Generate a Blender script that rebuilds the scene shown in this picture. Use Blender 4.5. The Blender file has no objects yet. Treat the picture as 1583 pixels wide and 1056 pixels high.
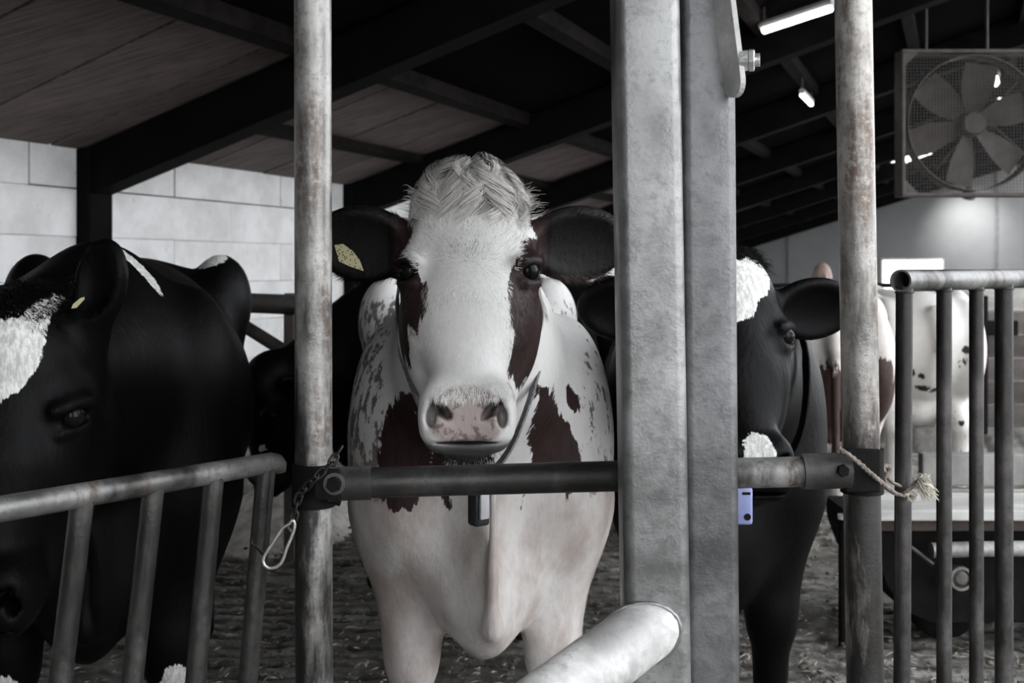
import bpy, bmesh, math, random
import numpy as np
from mathutils import Matrix, Vector

random.seed(7)
RNG = np.random.default_rng(7)
scene = bpy.context.scene
COL = scene.collection

# ------------------------------------------------------------------ camera
F = 1700.0                      # focal length in pixels of the 1583-wide frame
CAM_H = 1.32
HORIZON = 415.0
CX = 791.5
cam_d = bpy.data.cameras.new('camera')
cam = bpy.data.objects.new('camera', cam_d)
COL.objects.link(cam)
cam.location = (0, 0, CAM_H)
cam.rotation_euler = (math.pi / 2, 0, 0)
cam_d.sensor_fit = 'HORIZONTAL'
cam_d.sensor_width = 36.0
cam_d.lens = F / 1583.0 * 36.0
cam_d.shift_y = -(528.0 - HORIZON) / 1583.0
cam_d.clip_start = 0.05
cam_d.clip_end = 300
cam_d.dof.use_dof = True
cam_d.dof.focus_distance = 1.97
cam_d.dof.aperture_fstop = 6.5
scene.camera = cam

# ------------------------------------------------------------------ world: even overcast sky
world = bpy.data.worlds.new('overcast_sky')
scene.world = world
world.use_nodes = True
bg = world.node_tree.nodes['Background']
bg.inputs[0].default_value = (0.93, 0.96, 1.0, 1)
bg.inputs[1].default_value = 1.0

vs = scene.view_settings
vs.view_transform = 'Standard'
vs.look = 'None'
vs.gamma = 1.0
vs.use_curve_mapping = False
vs.exposure = 2.4

# ------------------------------------------------------------------ frames of reference
def P(px, py, d):
    """point at distance d that stands at that place of the photograph"""
    return np.array([(px - CX) / F * d, d, CAM_H + (HORIZON - py) / F * d])

AX = np.array([0.375, 0.927]); AX /= np.linalg.norm(AX)      # barn's long axis
SX = np.array([AX[1], -AX[0]])                               # across the barn, away from the block wall
WALL_S = 5.14
BARN_YAW = math.atan2(SX[1], SX[0])

def B(s, a, z):
    p = AX * a + SX * (s - WALL_S)
    return np.array([p[0], p[1], z])

def Bv(v):
    v = np.asarray(v, float)
    out = np.empty_like(v)
    out[:, 0] = AX[0] * v[:, 1] + SX[0] * (v[:, 0] - WALL_S)
    out[:, 1] = AX[1] * v[:, 1] + SX[1] * (v[:, 0] - WALL_S)
    out[:, 2] = v[:, 2]
    return out

ROOF0, PITCH = 2.1, 0.307
def roof_z(s):
    return ROOF0 + PITCH * s

# ------------------------------------------------------------------ object helpers
ORIGIN = {}

def link(name, verts, faces, mat, parent=None, smooth=False, origin=None, auto=None):
    verts = np.asarray(verts, float)
    if origin is None:
        lo, hi = verts.min(0), verts.max(0)
        origin = np.array([(lo[0] + hi[0]) / 2, (lo[1] + hi[1]) / 2, lo[2]])
    origin = np.asarray(origin, float)
    me = bpy.data.meshes.new(name)
    v = verts - origin
    if isinstance(faces, np.ndarray):
        n = faces.shape[1]
        me.vertices.add(len(v))
        me.vertices.foreach_set('co', v.astype(np.float32).ravel())
        me.loops.add(faces.size)
        me.loops.foreach_set('vertex_index', faces.astype(np.int32).ravel())
        me.polygons.add(len(faces))
        me.polygons.foreach_set('loop_start', np.arange(0, faces.size, n, dtype=np.int32))
        me.update(calc_edges=True)
    else:
        me.from_pydata(v.tolist(), [], [list(map(int, f)) for f in faces])
    if smooth:
        me.polygons.foreach_set('use_smooth', np.ones(len(me.polygons), dtype=bool))
        if auto:
            me.set_sharp_from_angle(angle=math.radians(auto))
    if mat is not None:
        me.materials.append(mat)
    o = bpy.data.objects.new(name, me)
    COL.objects.link(o)
    o.location = origin
    ORIGIN[o.name] = origin
    if parent is not None:
        attach(o, parent)
    return o

def attach(o, parent):
    o.parent = parent
    o.matrix_parent_inverse = Matrix.Translation(Vector(-ORIGIN[parent.name]))

def empty(name, loc):
    o = bpy.data.objects.new(name, None)
    COL.objects.link(o)
    o.location = loc
    o.empty_display_size = 0.1
    ORIGIN[o.name] = np.asarray(loc, float)
    return o

def place_copy(src, loc, parent=None):
    o = src.copy()
    COL.objects.link(o)
    o.location = loc
    ORIGIN[o.name] = np.asarray(loc, float)
    if parent is not None:
        attach(o, parent)
    return o

def tag(o, label=None, cat=None, group=None, kind=None):
    if label: o['label'] = label
    if cat: o['category'] = cat
    if group: o['group'] = group
    if kind: o['kind'] = kind
    return o

# ------------------------------------------------------------------ shape helpers (verts, faces)
class MB:
    def __init__(self):
        self.v, self.f = [], []
    def add(self, v, f):
        n = len(self.v)
        self.v.extend([tuple(map(float, p)) for p in v])
        self.f.extend([[int(i) + n for i in q] for q in f])
        return self
    def build(self, name, mat, parent=None, smooth=False, auto=None):
        return link(name, np.array(self.v), self.f, mat, parent, smooth, auto=auto)

def frame_for(d):
    d = d / np.linalg.norm(d)
    up = np.array([0, 0, 1.0]) if abs(d[2]) < 0.9 else np.array([0, 1.0, 0])
    a = np.cross(up, d); a /= np.linalg.norm(a)
    b = np.cross(d, a)
    return a, b

def tube(pts, r, seg=16, caps=True, closed=False):
    pts = [np.asarray(p, float) for p in pts]
    n = len(pts)
    rs = r if hasattr(r, '__len__') else [r] * n
    v, f = [], []
    a = None
    for i in range(n):
        if closed:
            d = pts[(i + 1) % n] - pts[i - 1]
        else:
            d = pts[min(i + 1, n - 1)] - pts[max(i - 1, 0)]
        d = d / (np.linalg.norm(d) + 1e-12)
        if a is None:
            a, b = frame_for(d)
        else:
            a = a - d * np.dot(a, d); a /= np.linalg.norm(a) + 1e-12
            b = np.cross(d, a)
        for k in range(seg):
            t = 2 * math.pi * k / seg
            v.append(pts[i] + rs[i] * (math.cos(t) * a + math.sin(t) * b))
    m = n if closed else n - 1
    for i in range(m):
        for k in range(seg):
            k2 = (k + 1) % seg
            j = (i + 1) % n
            f.append([i * seg + k, i * seg + k2, j * seg + k2, j * seg + k])
    if caps and not closed:
        f.append(list(range(seg))[::-1])
        f.append([(n - 1) * seg + k for k in range(seg)])
    return v, f

def hollow_tube(p0, p1, r, wall, seg=24):
    """open-ended pipe: outer skin, inner skin, end rings"""
    p0, p1 = np.asarray(p0, float), np.asarray(p1, float)
    a, b = frame_for(p1 - p0)
    v, f = [], []
    for p in (p0, p1):
        for rr in (r, r - wall):
            for k in range(seg):
                t = 2 * math.pi * k / seg
                v.append(p + rr * (math.cos(t) * a + math.sin(t) * b))
    for k in range(seg):
        k2 = (k + 1) % seg
        f.append([k, k2, 2 * seg + k2, 2 * seg + k])
        f.append([seg + k2, seg + k, 3 * seg + k, 3 * seg + k2])
        f.append([k2, k, seg + k, seg + k2])
        f.append([2 * seg + k, 2 * seg + k2, 3 * seg + k2, 3 * seg + k])
    return v, f

def box(lo, hi):
    x0, y0, z0 = lo; x1, y1, z1 = hi
    v = [(x0, y0, z0), (x1, y0, z0), (x1, y1, z0), (x0, y1, z0), (x0, y0, z1), (x1, y0, z1), (x1, y1, z1), (x0, y1, z1)]
    f = [[0, 3, 2, 1], [4, 5, 6, 7], [0, 1, 5, 4], [1, 2, 6, 5], [2, 3, 7, 6], [3, 0, 4, 7]]
    return v, f

def rbox(lo, hi, bev, seg=3):
    bm = bmesh.new()
    v, f = box(lo, hi)
    vs_ = [bm.verts.new(p) for p in v]
    for q in f:
        bm.faces.new([vs_[i] for i in q])
    bmesh.ops.bevel(bm, geom=bm.edges[:], offset=bev, segments=seg, profile=0.5, affect='EDGES')
    bm.verts.index_update()
    vv = [tuple(p.co) for p in bm.verts]
    ff = [[p.index for p in q.verts] for q in bm.faces]
    bm.free()
    return vv, ff

def rot_pts(v, axis, ang, about=(0, 0, 0)):
    m = Matrix.Rotation(ang, 3, axis)
    about = Vector(about)
    return [tuple(m @ (Vector(p) - about) + about) for p in v]

def move(v, d):
    return [(p[0] + d[0], p[1] + d[1], p[2] + d[2]) for p in v]

def hexprism(c, axis, r, h):
    axis = np.asarray(axis, float); axis /= np.linalg.norm(axis)
    a, b = frame_for(axis)
    v = []
    for t_, rr in ((0, r), (h * 0.85, r), (h, r * 0.86)):
        for k in range(6):
            t = math.pi / 3 * k + 0.3
            v.append(np.asarray(c) + axis * t_ + rr * (math.cos(t) * a + math.sin(t) * b))
    f = []
    for i in range(2):
        for k in range(6):
            f.append([i * 6 + k, i * 6 + (k + 1) % 6, (i + 1) * 6 + (k + 1) % 6, (i + 1) * 6 + k])
    f.append([5, 4, 3, 2, 1, 0]); f.append([12, 13, 14, 15, 16, 17])
    return v, f

def uvsphere(c, r, nu=20, nv=12):
    r = np.array([r, r, r]) if not hasattr(r, '__len__') else np.asarray(r)
    v = [np.asarray(c) + r * np.array([0, 0, 1])]
    for i in range(1, nv):
        th = math.pi * i / nv
        for k in range(nu):
            t = 2 * math.pi * k / nu
            v.append(np.asarray(c) + r * np.array([math.sin(th) * math.cos(t), math.sin(th) * math.sin(t), math.cos(th)]))
    v.append(np.asarray(c) - r * np.array([0, 0, 1]))
    f = []
    for k in range(nu):
        f.append([0, 1 + k, 1 + (k + 1) % nu])
        for i in range(nv - 2):
            a = 1 + i * nu
            f.append([a + k, a + nu + k, a + nu + (k + 1) % nu, a + (k + 1) % nu])
        a = 1 + (nv - 2) * nu
        f.append([a + k, len(v) - 1, a + (k + 1) % nu])
    return v, f

# ------------------------------------------------------------------ materials
def new_mat(name):
    m = bpy.data.materials.new(name)
    m.use_nodes = True
    nt = m.node_tree
    for n in list(nt.nodes):
        nt.nodes.remove(n)
    out = nt.nodes.new('ShaderNodeOutputMaterial')
    bsdf = nt.nodes.new('ShaderNodeBsdfPrincipled')
    nt.links.new(bsdf.outputs[0], out.inputs[0])
    return m, nt, bsdf

def N(nt, typ, **kw):
    n = nt.nodes.new(typ)
    for k, v in kw.items():
        setattr(n, k, v)
    return n

def setin(nt, sock, val):
    if isinstance(val, bpy.types.NodeSocket):
        nt.links.new(val, sock)
    elif isinstance(val, (tuple, list)) and len(val) == 3 and sock.type == 'RGBA':
        sock.default_value = (*val, 1)
    else:
        sock.default_value = val

def coord(nt, scale=(1, 1, 1), rot=(0, 0, 0), kind='Object'):
    tc = N(nt, 'ShaderNodeTexCoord')
    mp = N(nt, 'ShaderNodeMapping')
    nt.links.new(tc.outputs[kind], mp.inputs[0])
    mp.inputs['Scale'].default_value = scale
    mp.inputs['Rotation'].default_value = rot
    return mp.outputs[0]

def noise(nt, vec, scale, detail=4, rough=0.55, dist=0.0):
    n = N(nt, 'ShaderNodeTexNoise')
    nt.links.new(vec, n.inputs['Vector'])
    n.inputs['Scale'].default_value = scale
    n.inputs['Detail'].default_value = detail
    n.inputs['Roughness'].default_value = rough
    n.inputs['Distortion'].default_value = dist
    return n.outputs['Fac']

def ramp(nt, fac, lo, hi, v0=0.0, v1=1.0):
    n = N(nt, 'ShaderNodeMapRange')
    n.interpolation_type = 'SMOOTHSTEP'
    nt.links.new(fac, n.inputs[0])
    n.inputs[1].default_value = lo
    n.inputs[2].default_value = hi
    n.inputs[3].default_value = v0
    n.inputs[4].default_value = v1
    return n.outputs[0]

def mix(nt, fac, a, b, blend='MIX'):
    n = N(nt, 'ShaderNodeMix', data_type='RGBA', blend_type=blend)
    setin(nt, n.inputs[0], fac)
    setin(nt, n.inputs[6], a)
    setin(nt, n.inputs[7], b)
    return n.outputs[2]

def math_(nt, op, a, b=0.0):
    n = N(nt, 'ShaderNodeMath', operation=op)
    setin(nt, n.inputs[0], a)
    setin(nt, n.inputs[1], b)
    return n.outputs[0]

def bump(nt, bsdf, h, strength=0.3, dist=0.01):
    n = N(nt, 'ShaderNodeBump')
    n.inputs['Strength'].default_value = strength
    n.inputs['Distance'].default_value = dist
    nt.links.new(h, n.inputs['Height'])
    nt.links.new(n.outputs[0], bsdf.inputs['Normal'])

def attr(nt, name, out='Fac'):
    n = N(nt, 'ShaderNodeAttribute')
    n.attribute_name = name
    return n.outputs[out]

def M_steel(name, base, rust=0.3, metal=0.35, rough=0.5, rustcol=(0.075, 0.045, 0.03), dirt=(0.02, 0.019, 0.018), dirt_amt=0.0, scale=1.0, grime_shade=None, pit=0.6):
    m, nt, b = new_mat(name)
    v = coord(nt)
    big = noise(nt, v, 9 * scale, 5, 0.6)
    fine = noise(nt, v, 70 * scale, 4, 0.7)
    pits = noise(nt, v, 190 * scale, 3, 0.65)
    dark = tuple(c * 0.55 for c in base)
    lightc = tuple(min(1, c * 1.28) for c in base)
    c = mix(nt, ramp(nt, big, 0.33, 0.68), dark, lightc)
    c = mix(nt, ramp(nt, fine, 0.48, 0.72, 0, 0.55), c, tuple(x * 0.42 for x in base))
    c = mix(nt, ramp(nt, pits, 0.60, 0.70, 0, pit), c, tuple(x * 0.22 for x in base))
    vs2 = coord(nt, (1, 1, 0.16))
    streak = noise(nt, vs2, 14 * scale, 5, 0.7)
    rm = ramp(nt, streak, 0.66 - rust * 0.35, 0.78 - rust * 0.2)
    rm = math_(nt, 'MULTIPLY', rm, ramp(nt, fine, 0.3, 0.55))
    c = mix(nt, rm, c, rustcol)
    if dirt_amt:
        vd = coord(nt, (1, 1, 0.3))
        dn = noise(nt, vd, 6 * scale, 5, 0.65)
        c = mix(nt, ramp(nt, dn, 0.62 - dirt_amt * 0.5, 0.72 - dirt_amt * 0.35, 0, 0.92), c, dirt)
    if grime_shade:
        # greasy grime rubbed on by the animals, to shoulder height, plus one-sided painted shade
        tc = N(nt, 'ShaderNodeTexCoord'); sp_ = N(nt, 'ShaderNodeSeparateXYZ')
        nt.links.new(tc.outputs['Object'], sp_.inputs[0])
        hgt = ramp(nt, sp_.outputs[2], grime_shade[0], grime_shade[1], 0.30, 0.0)
        side = ramp(nt, sp_.outputs[0], -0.025, 0.025, *grime_shade[2:4])
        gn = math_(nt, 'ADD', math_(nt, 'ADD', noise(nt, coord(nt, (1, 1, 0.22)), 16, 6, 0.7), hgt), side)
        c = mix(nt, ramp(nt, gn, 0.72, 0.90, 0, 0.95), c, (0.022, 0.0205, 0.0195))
    nt.links.new(c, b.inputs['Base Color'])
    b.inputs['Metallic'].default_value = metal
    nt.links.new(ramp(nt, big, 0.3, 0.7, rough - 0.08, rough + 0.18), b.inputs['Roughness'])
    bump(nt, b, math_(nt, 'ADD', fine, math_(nt, 'MULTIPLY', pits, 0.6)), 0.4, 0.002)
    return m

def M_plain(name, col, rough=0.6, metal=0.0, var=0.25, scale=12.0, bumpy=0.2, stretch=(1, 1, 1)):
    m, nt, b = new_mat(name)
    v = coord(nt, stretch)
    n = noise(nt, v, scale, 5, 0.6)
    c = mix(nt, ramp(nt, n, 0.3, 0.7), tuple(x * (1 - var) for x in col), tuple(min(1, x * (1 + var)) for x in col))
    nt.links.new(c, b.inputs['Base Color'])
    b.inputs['Roughness'].default_value = rough
    b.inputs['Metallic'].default_value = metal
    if rough > 0.72:
        b.inputs['Specular IOR Level'].default_value = 0.1
    if bumpy:
        bump(nt, b, noise(nt, v, scale * 5, 4), bumpy, 0.004)
    return m

def M_emit(name, col, strength):
    m, nt, b = new_mat(name)
    b.inputs['Base Color'].default_value = (0.8, 0.8, 0.8, 1)
    b.inputs['Emission Color'].default_value = (*col, 1)
    b.inputs['Emission Strength'].default_value = strength
    return m

def M_block():
    m, nt, b = new_mat('whitewashed_block')
    v = coord(nt, kind='Object')
    inf = N(nt, 'ShaderNodeObjectInfo')
    add = N(nt, 'ShaderNodeVectorMath', operation='ADD')
    nt.links.new(v, add.inputs[0])
    sc = N(nt, 'ShaderNodeVectorMath', operation='SCALE')
    nt.links.new(inf.outputs['Random'], sc.inputs[3])
    sc.inputs[0].default_value = (37, 11, 23)
    nt.links.new(sc.outputs[0], add.inputs[1])
    vv = add.outputs[0]
    big = noise(nt, vv, 3, 5, 0.65)
    spots = noise(nt, vv, 32, 3, 0.6)
    c = mix(nt, ramp(nt, big, 0.3, 0.7), (0.59, 0.58, 0.57), (0.76, 0.76, 0.76))
    c = mix(nt, ramp(nt, spots, 0.68, 0.76), c, (0.16, 0.15, 0.14))
    nt.links.new(c, b.inputs['Base Color'])
    b.inputs['Roughness'].default_value = 0.85
    bump(nt, b, noise(nt, vv, 40, 5, 0.6), 0.35, 0.008)
    return m

def M_board():
    m, nt, b = new_mat('weathered_roof_board')
    inf = N(nt, 'ShaderNodeObjectInfo')
    v = coord(nt, (1.2, 22, 1.2))       # grain runs up the slope
    n1 = noise(nt, v, 2.2, 6, 0.65, 0.4)
    v2 = coord(nt)
    n2 = noise(nt, v2, 3.0, 5, 0.6)
    c = mix(nt, ramp(nt, n1, 0.38, 0.66), (0.058, 0.046, 0.043), (0.155, 0.126, 0.119))
    c = mix(nt, ramp(nt, n2, 0.35, 0.75, 0, 0.7), c, (0.165, 0.127, 0.119))
    sp = noise(nt, v2, 30, 3, 0.6)
    c = mix(nt, ramp(nt, sp, 0.64, 0.74, 0, 0.7), c, (0.02, 0.017, 0.016))
    k = math_(nt, 'MULTIPLY_ADD', inf.outputs['Random'], 0.5)
    nt.nodes[-1].inputs[2].default_value = 0.75
    c = mix(nt, 1.0, c, k, 'MULTIPLY')
    nt.links.new(c, b.inputs['Base Color'])
    b.inputs['Roughness'].default_value = 0.85
    bump(nt, b, n1, 0.5, 0.01)
    return m

def M_floor():
    m, nt, b = new_mat('mucky_grooved_concrete')
    v = coord(nt)
    big = noise(nt, v, 1.6, 6, 0.65)
    mid = noise(nt, v, 16, 6, 0.7)
    fine = noise(nt, v, 80, 4, 0.7)
    c = mix(nt, ramp(nt, mid, 0.36, 0.66), (0.06, 0.053, 0.046), (0.36, 0.345, 0.32))
    c = mix(nt, ramp(nt, big, 0.4, 0.62, 0, 0.7), c, (0.10, 0.09, 0.078))
    c = mix(nt, ramp(nt, fine, 0.58, 0.72, 0, 0.8), c, (0.5, 0.48, 0.45))
    c = mix(nt, math_(nt, 'MULTIPLY', attr(nt, 'groove'), 0.88), c, (0.022, 0.019, 0.017))
    nt.links.new(c, b.inputs['Base Color'])
    nt.links.new(ramp(nt, mid, 0.3, 0.7, 0.35, 0.85), b.inputs['Roughness'])
    bump(nt, b, math_(nt, 'ADD', mid, math_(nt, 'MULTIPLY', fine, 0.5)), 0.7, 0.02)
    return m

def M_attrcol(name, rough=0.6, sheen=0.0):
    m, nt, b = new_mat(name)
    nt.links.new(attr(nt, 'Col', 'Color'), b.inputs['Base Color'])
    b.inputs['Roughness'].default_value = rough
    b.inputs['Specular IOR Level'].default_value = 0.1
    return m

def M_cow(name, base, patchc, base_rough=0.6, patch_rough=0.55, grey=(0.10, 0.085, 0.08), edge=0.035, speck_lo=0.50, spec=0.25):
    m, nt, b = new_mat(name)
    v = coord(nt)
    vz = coord(nt, (1, 1, 0.28))
    n_edge = noise(nt, vz, 26, 4, 0.7)
    n_fine = noise(nt, vz, 120, 3, 0.7)
    n_big = noise(nt, v, 5, 4, 0.6)
    pa = math_(nt, 'ADD', attr(nt, 'patch'), math_(nt, 'MULTIPLY', math_(nt, 'SUBTRACT', n_edge, 0.5), edge * 2))
    pa = math_(nt, 'ADD', pa, math_(nt, 'MULTIPLY', math_(nt, 'SUBTRACT', n_fine, 0.5), 0.014))
    mask = ramp(nt, pa, -0.0015, 0.0015)
    b0 = mix(nt, ramp(nt, n_big, 0.3, 0.7), tuple(x * 0.88 for x in base), base)
    b0 = mix(nt, ramp(nt, n_fine, 0.4, 0.75, 0, 0.25), b0, tuple(x * 0.7 for x in base))
    # roan speckle
    vs_ = coord(nt, (1, 1, 0.42), (0, 0.25, 0))
    sp = math_(nt, 'ADD', noise(nt, vs_, 42, 4, 0.7), math_(nt, 'MULTIPLY', math_(nt, 'SUBTRACT', attr(nt, 'speck'), 1.0), 0.35))
    b0 = mix(nt, ramp(nt, sp, speck_lo, speck_lo + 0.06, 0, 0.9), b0, grey)
    st = math_(nt, 'MULTIPLY', attr(nt, 'chest_shade'), ramp(nt, noise(nt, coord(nt, (1, 1, 0.5)), 9, 5, 0.62), 0.34, 0.66, 0.25, 0.85))
    b0 = mix(nt, st, b0, (0.34, 0.275, 0.245))  # brown skin tone and shade painted into the coat
    p0 = mix(nt, ramp(nt, n_fine, 0.35, 0.7), tuple(x * 0.7 for x in patchc), tuple(x * 1.2 for x in patchc))
    c = mix(nt, mask, b0, p0)
    # bare skin of the muzzle
    pk = mix(nt, ramp(nt, noise(nt, v, 60, 3, 0.6), 0.50, 0.64, 0, 0.8), (0.40, 0.335, 0.32), (0.12, 0.095, 0.09))
    c = mix(nt, ramp(nt, attr(nt, 'pink'), 0.2, 0.8), c, pk)
    c = mix(nt, attr(nt, 'dark'), c, (0.0018, 0.0011, 0.0011))
    nt.links.new(c, b.inputs['Base Color'])
    rr = mix(nt, mask, (base_rough,) * 3, (patch_rough,) * 3)
    rr = mix(nt, attr(nt, 'pink'), rr, (0.42, 0.42, 0.42))
    nt.links.new(rr, b.inputs['Roughness'])
    b.inputs['Specular IOR Level'].default_value = spec
    h = math_(nt, 'ADD', n_fine, math_(nt, 'MULTIPLY', noise(nt, v, 22, 4, 0.6), 1.2))
    bump(nt, b, h, 0.35, 0.004)
    return m

MAT = {}
MAT['block'] = M_block()
MAT['mortar'] = M_plain('dark_mortar', (0.05, 0.048, 0.046), 0.9)
MAT['board'] = M_board()
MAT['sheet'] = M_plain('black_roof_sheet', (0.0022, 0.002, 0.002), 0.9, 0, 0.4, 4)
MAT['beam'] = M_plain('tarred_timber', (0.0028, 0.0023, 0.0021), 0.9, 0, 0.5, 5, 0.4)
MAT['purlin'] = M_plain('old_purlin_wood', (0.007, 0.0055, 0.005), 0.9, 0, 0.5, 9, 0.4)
MAT['floor'] = M_floor()
MAT['gable'] = M_plain('grey_painted_render', (0.20, 0.20, 0.20), 0.5, 0, 0.06, 1.5, 0.05)
MAT['post'] = M_steel('rusty_galvanised_post', (0.36, 0.35, 0.335), 0.55, 0.6, 0.40, rustcol=(0.10, 0.072, 0.055), dirt_amt=0.16, grime_shade=(0.85, 1.45, 0.16, -0.04))  # left side darkened further: the post's unlit half is painted in
MAT['post_dark'] = M_steel('grimy_galvanised_post', (0.35, 0.335, 0.315), 0.6, 0.6, 0.40, rustcol=(0.10, 0.07, 0.052), dirt_amt=0.18, grime_shade=(0.95, 1.30, 0.06, 0.16))
MAT['galv'] = M_steel('matt_galvanised_steel', (0.27, 0.27, 0.266), 0.15, 0.7, 0.38, rustcol=(0.16, 0.15, 0.13), scale=0.8, pit=0.15)
MAT['galv_dark'] = M_steel('dull_galvanised_tube', (0.17, 0.17, 0.172), 0.12, 0.7, 0.38, rustcol=(0.11, 0.10, 0.09), scale=0.8, pit=0.2)
MAT['galv_light'] = M_steel('pale_galvanised_steel', (0.60, 0.59, 0.575), 0.14, 0.15, 0.5, rustcol=(0.30, 0.26, 0.235), scale=0.8, pit=0.12)
MAT['rail'] = M_steel('dark_worn_pipe', (0.075, 0.074, 0.072), 0.3, 0.4, 0.42, dirt_amt=0.5)
MAT['rail_light'] = M_steel('worn_grey_pipe', (0.27, 0.265, 0.255), 0.3, 0.4, 0.42, dirt_amt=0.25)
MAT['sleeve'] = M_steel('dark_pipe_sleeve', (0.105, 0.103, 0.098), 0.3, 0.35, 0.5, dirt_amt=0.4)
MAT['gate'] = M_steel('grimy_gate_pipe', (0.20, 0.196, 0.19), 0.35, 0.6, 0.40, dirt_amt=0.3)
MAT['gate_bar'] = M_steel('grimy_gate_bar', (0.115, 0.11, 0.105), 0.4, 0.6, 0.40, dirt_amt=0.45)
MAT['gate_bar_dark'] = M_steel('dark_grimy_gate_bar', (0.085, 0.08, 0.077), 0.4, 0.6, 0.40, dirt_amt=0.45)
MAT['clamp'] = M_plain('black_clamp_iron', (0.007, 0.0066, 0.0062), 0.74, 0.0, 0.4, 20)
MAT['bolt'] = M_plain('zinc_bolt', (0.55, 0.55, 0.54), 0.32, 0.7, 0.2, 40)
MAT['chain'] = M_plain('black_chain_iron', (0.03, 0.029, 0.028), 0.42, 0.6, 0.4, 60)
MAT['hook'] = M_plain('bright_snap_hook_steel', (0.55, 0.53, 0.5), 0.3, 0.8, 0.2, 60)
MAT['rope'] = M_plain('grey_brown_rope_fibre', (0.20, 0.172, 0.15), 0.9, 0, 0.4, 120)
MAT['fray'] = M_plain('pale_frayed_fibre', (0.55, 0.52, 0.44), 0.9, 0, 0.3, 120)
MAT['inside'] = M_plain('pipe_inside_black', (0.01, 0.01, 0.01), 0.8)

# ================================================================== THE SETTING
# ------------------------------------------------------------------ value noise for real relief
def vnoise(x, y, seed=0):
    xi, yi = np.floor(x).astype(int), np.floor(y).astype(int)
    xf, yf = x - xi, y - yi
    def h(i, j):
        n = (i * 374761393 + j * 668265263 + seed * 144269) & 0xffffffff
        n = ((n ^ (n >> 13)) * 1274126177) & 0xffffffff
        return ((n ^ (n >> 16)) & 0xffff) / 65535.0
    u, w = xf * xf * (3 - 2 * xf), yf * yf * (3 - 2 * yf)
    return (h(xi, yi) * (1 - u) + h(xi + 1, yi) * u) * (1 - w) + (h(xi, yi + 1) * (1 - u) + h(xi + 1, yi + 1) * u) * w

def floor_mesh():
    # barn coordinates: s across, a along; fine where the photo shows the ground
    s = np.concatenate([np.arange(-0.3, 2.6, 0.1), np.arange(2.6, 7.4, 0.03), np.arange(7.4, 30.1, 0.8)])
    a = np.concatenate([np.arange(-22, 1.5, 0.6), np.arange(1.5, 8.5, 0.015), np.arange(8.5, 34.5, 0.3)])
    S, A = np.meshgrid(s, a, indexing='ij')
    fade = np.clip((A - 1.5) / 0.5, 0, 1) * np.clip((14 - A) / 5, 0, 1)
    # raked grooves run across the barn
    WY = AX[1] * A + SX[1] * (S - WALL_S)
    WX = AX[0] * A + SX[0] * (S - WALL_S)
    ph = (WY + 0.03 * (vnoise(WX * 1.3 + 50, WY * 0.7 + 50, 5) - 0.5)) / 0.095
    g = np.abs((ph % 1.0) - 0.5) * 2           # 1 at the joint
    gm_ = np.clip((g - 0.70) / 0.14, 0, 1) * np.clip((vnoise(S * 4 + 60, A * 4 + 60, 9) - 0.2) / 0.15, 0, 1)
    groove = -0.020 * gm_
    rough = 0.014 * (vnoise(S * 9, A * 9, 1) - 0.5) + 0.014 * (vnoise(S * 22, A * 22, 2) - 0.5) + 0.012 * (vnoise(S * 40, A * 40, 3) - 0.5)
    Z = (groove + rough - 0.02) * fade - 0.02 * (1 - fade)
    v = Bv(np.stack([S.ravel(), A.ravel(), Z.ravel()], 1))
    ns, na = len(s), len(a)
    idx = np.arange(ns * na).reshape(ns, na)
    f = np.stack([idx[:-1, :-1].ravel(), idx[1:, :-1].ravel(), idx[1:, 1:].ravel(), idx[:-1, 1:].ravel()], 1)
    return v, f, (gm_ * fade).ravel()

fv, ff, fg = floor_mesh()
floor = tag(link('floor', fv, ff, MAT['floor'], smooth=True), 'grooved concrete floor covered in muck and bits of straw', None, kind='structure')

ga_ = floor.data.attributes.new('groove', 'FLOAT', 'POINT'); ga_.data.foreach_set('value', fg.astype(np.float32))

# yard outside the open side, paler concrete
v, f = box((-14, -30, -0.30), (80, 60, -0.12))
yard = link('ground', Bv(v), f, M_plain('yard_concrete', (0.11, 0.107, 0.103), 0.85, 0, 0.25, 2))
tag(yard, 'pale concrete yard outside the open side of the barn', None, kind='structure')

# ------------------------------------------------------------------ left wall of whitewashed blocks
A0, A1 = -3.0, 31.0
v, f = box((-0.30, A0, -0.1), (-0.045, A1, ROOF0 + 0.0))
wall = tag(link('wall_left', Bv(v), f, MAT['mortar']), 'whitewashed block wall along the left of the barn', None, kind='structure')
BL, BH = 1.32, 0.30
cuts = {}
def block(a0, a1, z0, z1):
    open_joint = z1 > 1.83 and 4.9 < a0 < 9.5
    key = (round(a1 - a0, 3), round(z1 - z0, 3), open_joint)
    p = B(0, a0, z0)
    if key not in cuts:
        gap = 0.0075 if open_joint else 0.0013
        v, f = rbox((-0.06, gap, gap), (0.0, key[0] - gap, key[1] - gap), 0.0025, 1)
        v = np.array(v)
        w = np.empty_like(v)
        w[:, 0] = AX[0] * v[:, 1] + SX[0] * v[:, 0]
        w[:, 1] = AX[1] * v[:, 1] + SX[1] * v[:, 0]
        w[:, 2] = v[:, 2]
        cuts[key] = link('block', w + p, f, MAT['block'], wall, origin=p)
    else:
        place_copy(cuts[key], p + np.append(SX * random.uniform(-0.004, 0.003), 0), wall)
zc = 1.82 - 6 * BH
row = 0
while zc < ROOF0 - 0.02:
    top = min(zc + BH, ROOF0 - 0.01)
    off = 0.0 if row % 2 == 0 else BL / 2
    a = 6.33 - 6 * BL - off
    while a < 24:
        block(a, a + BL, zc, top)
        a += BL
    zc += BH; row += 1

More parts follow.
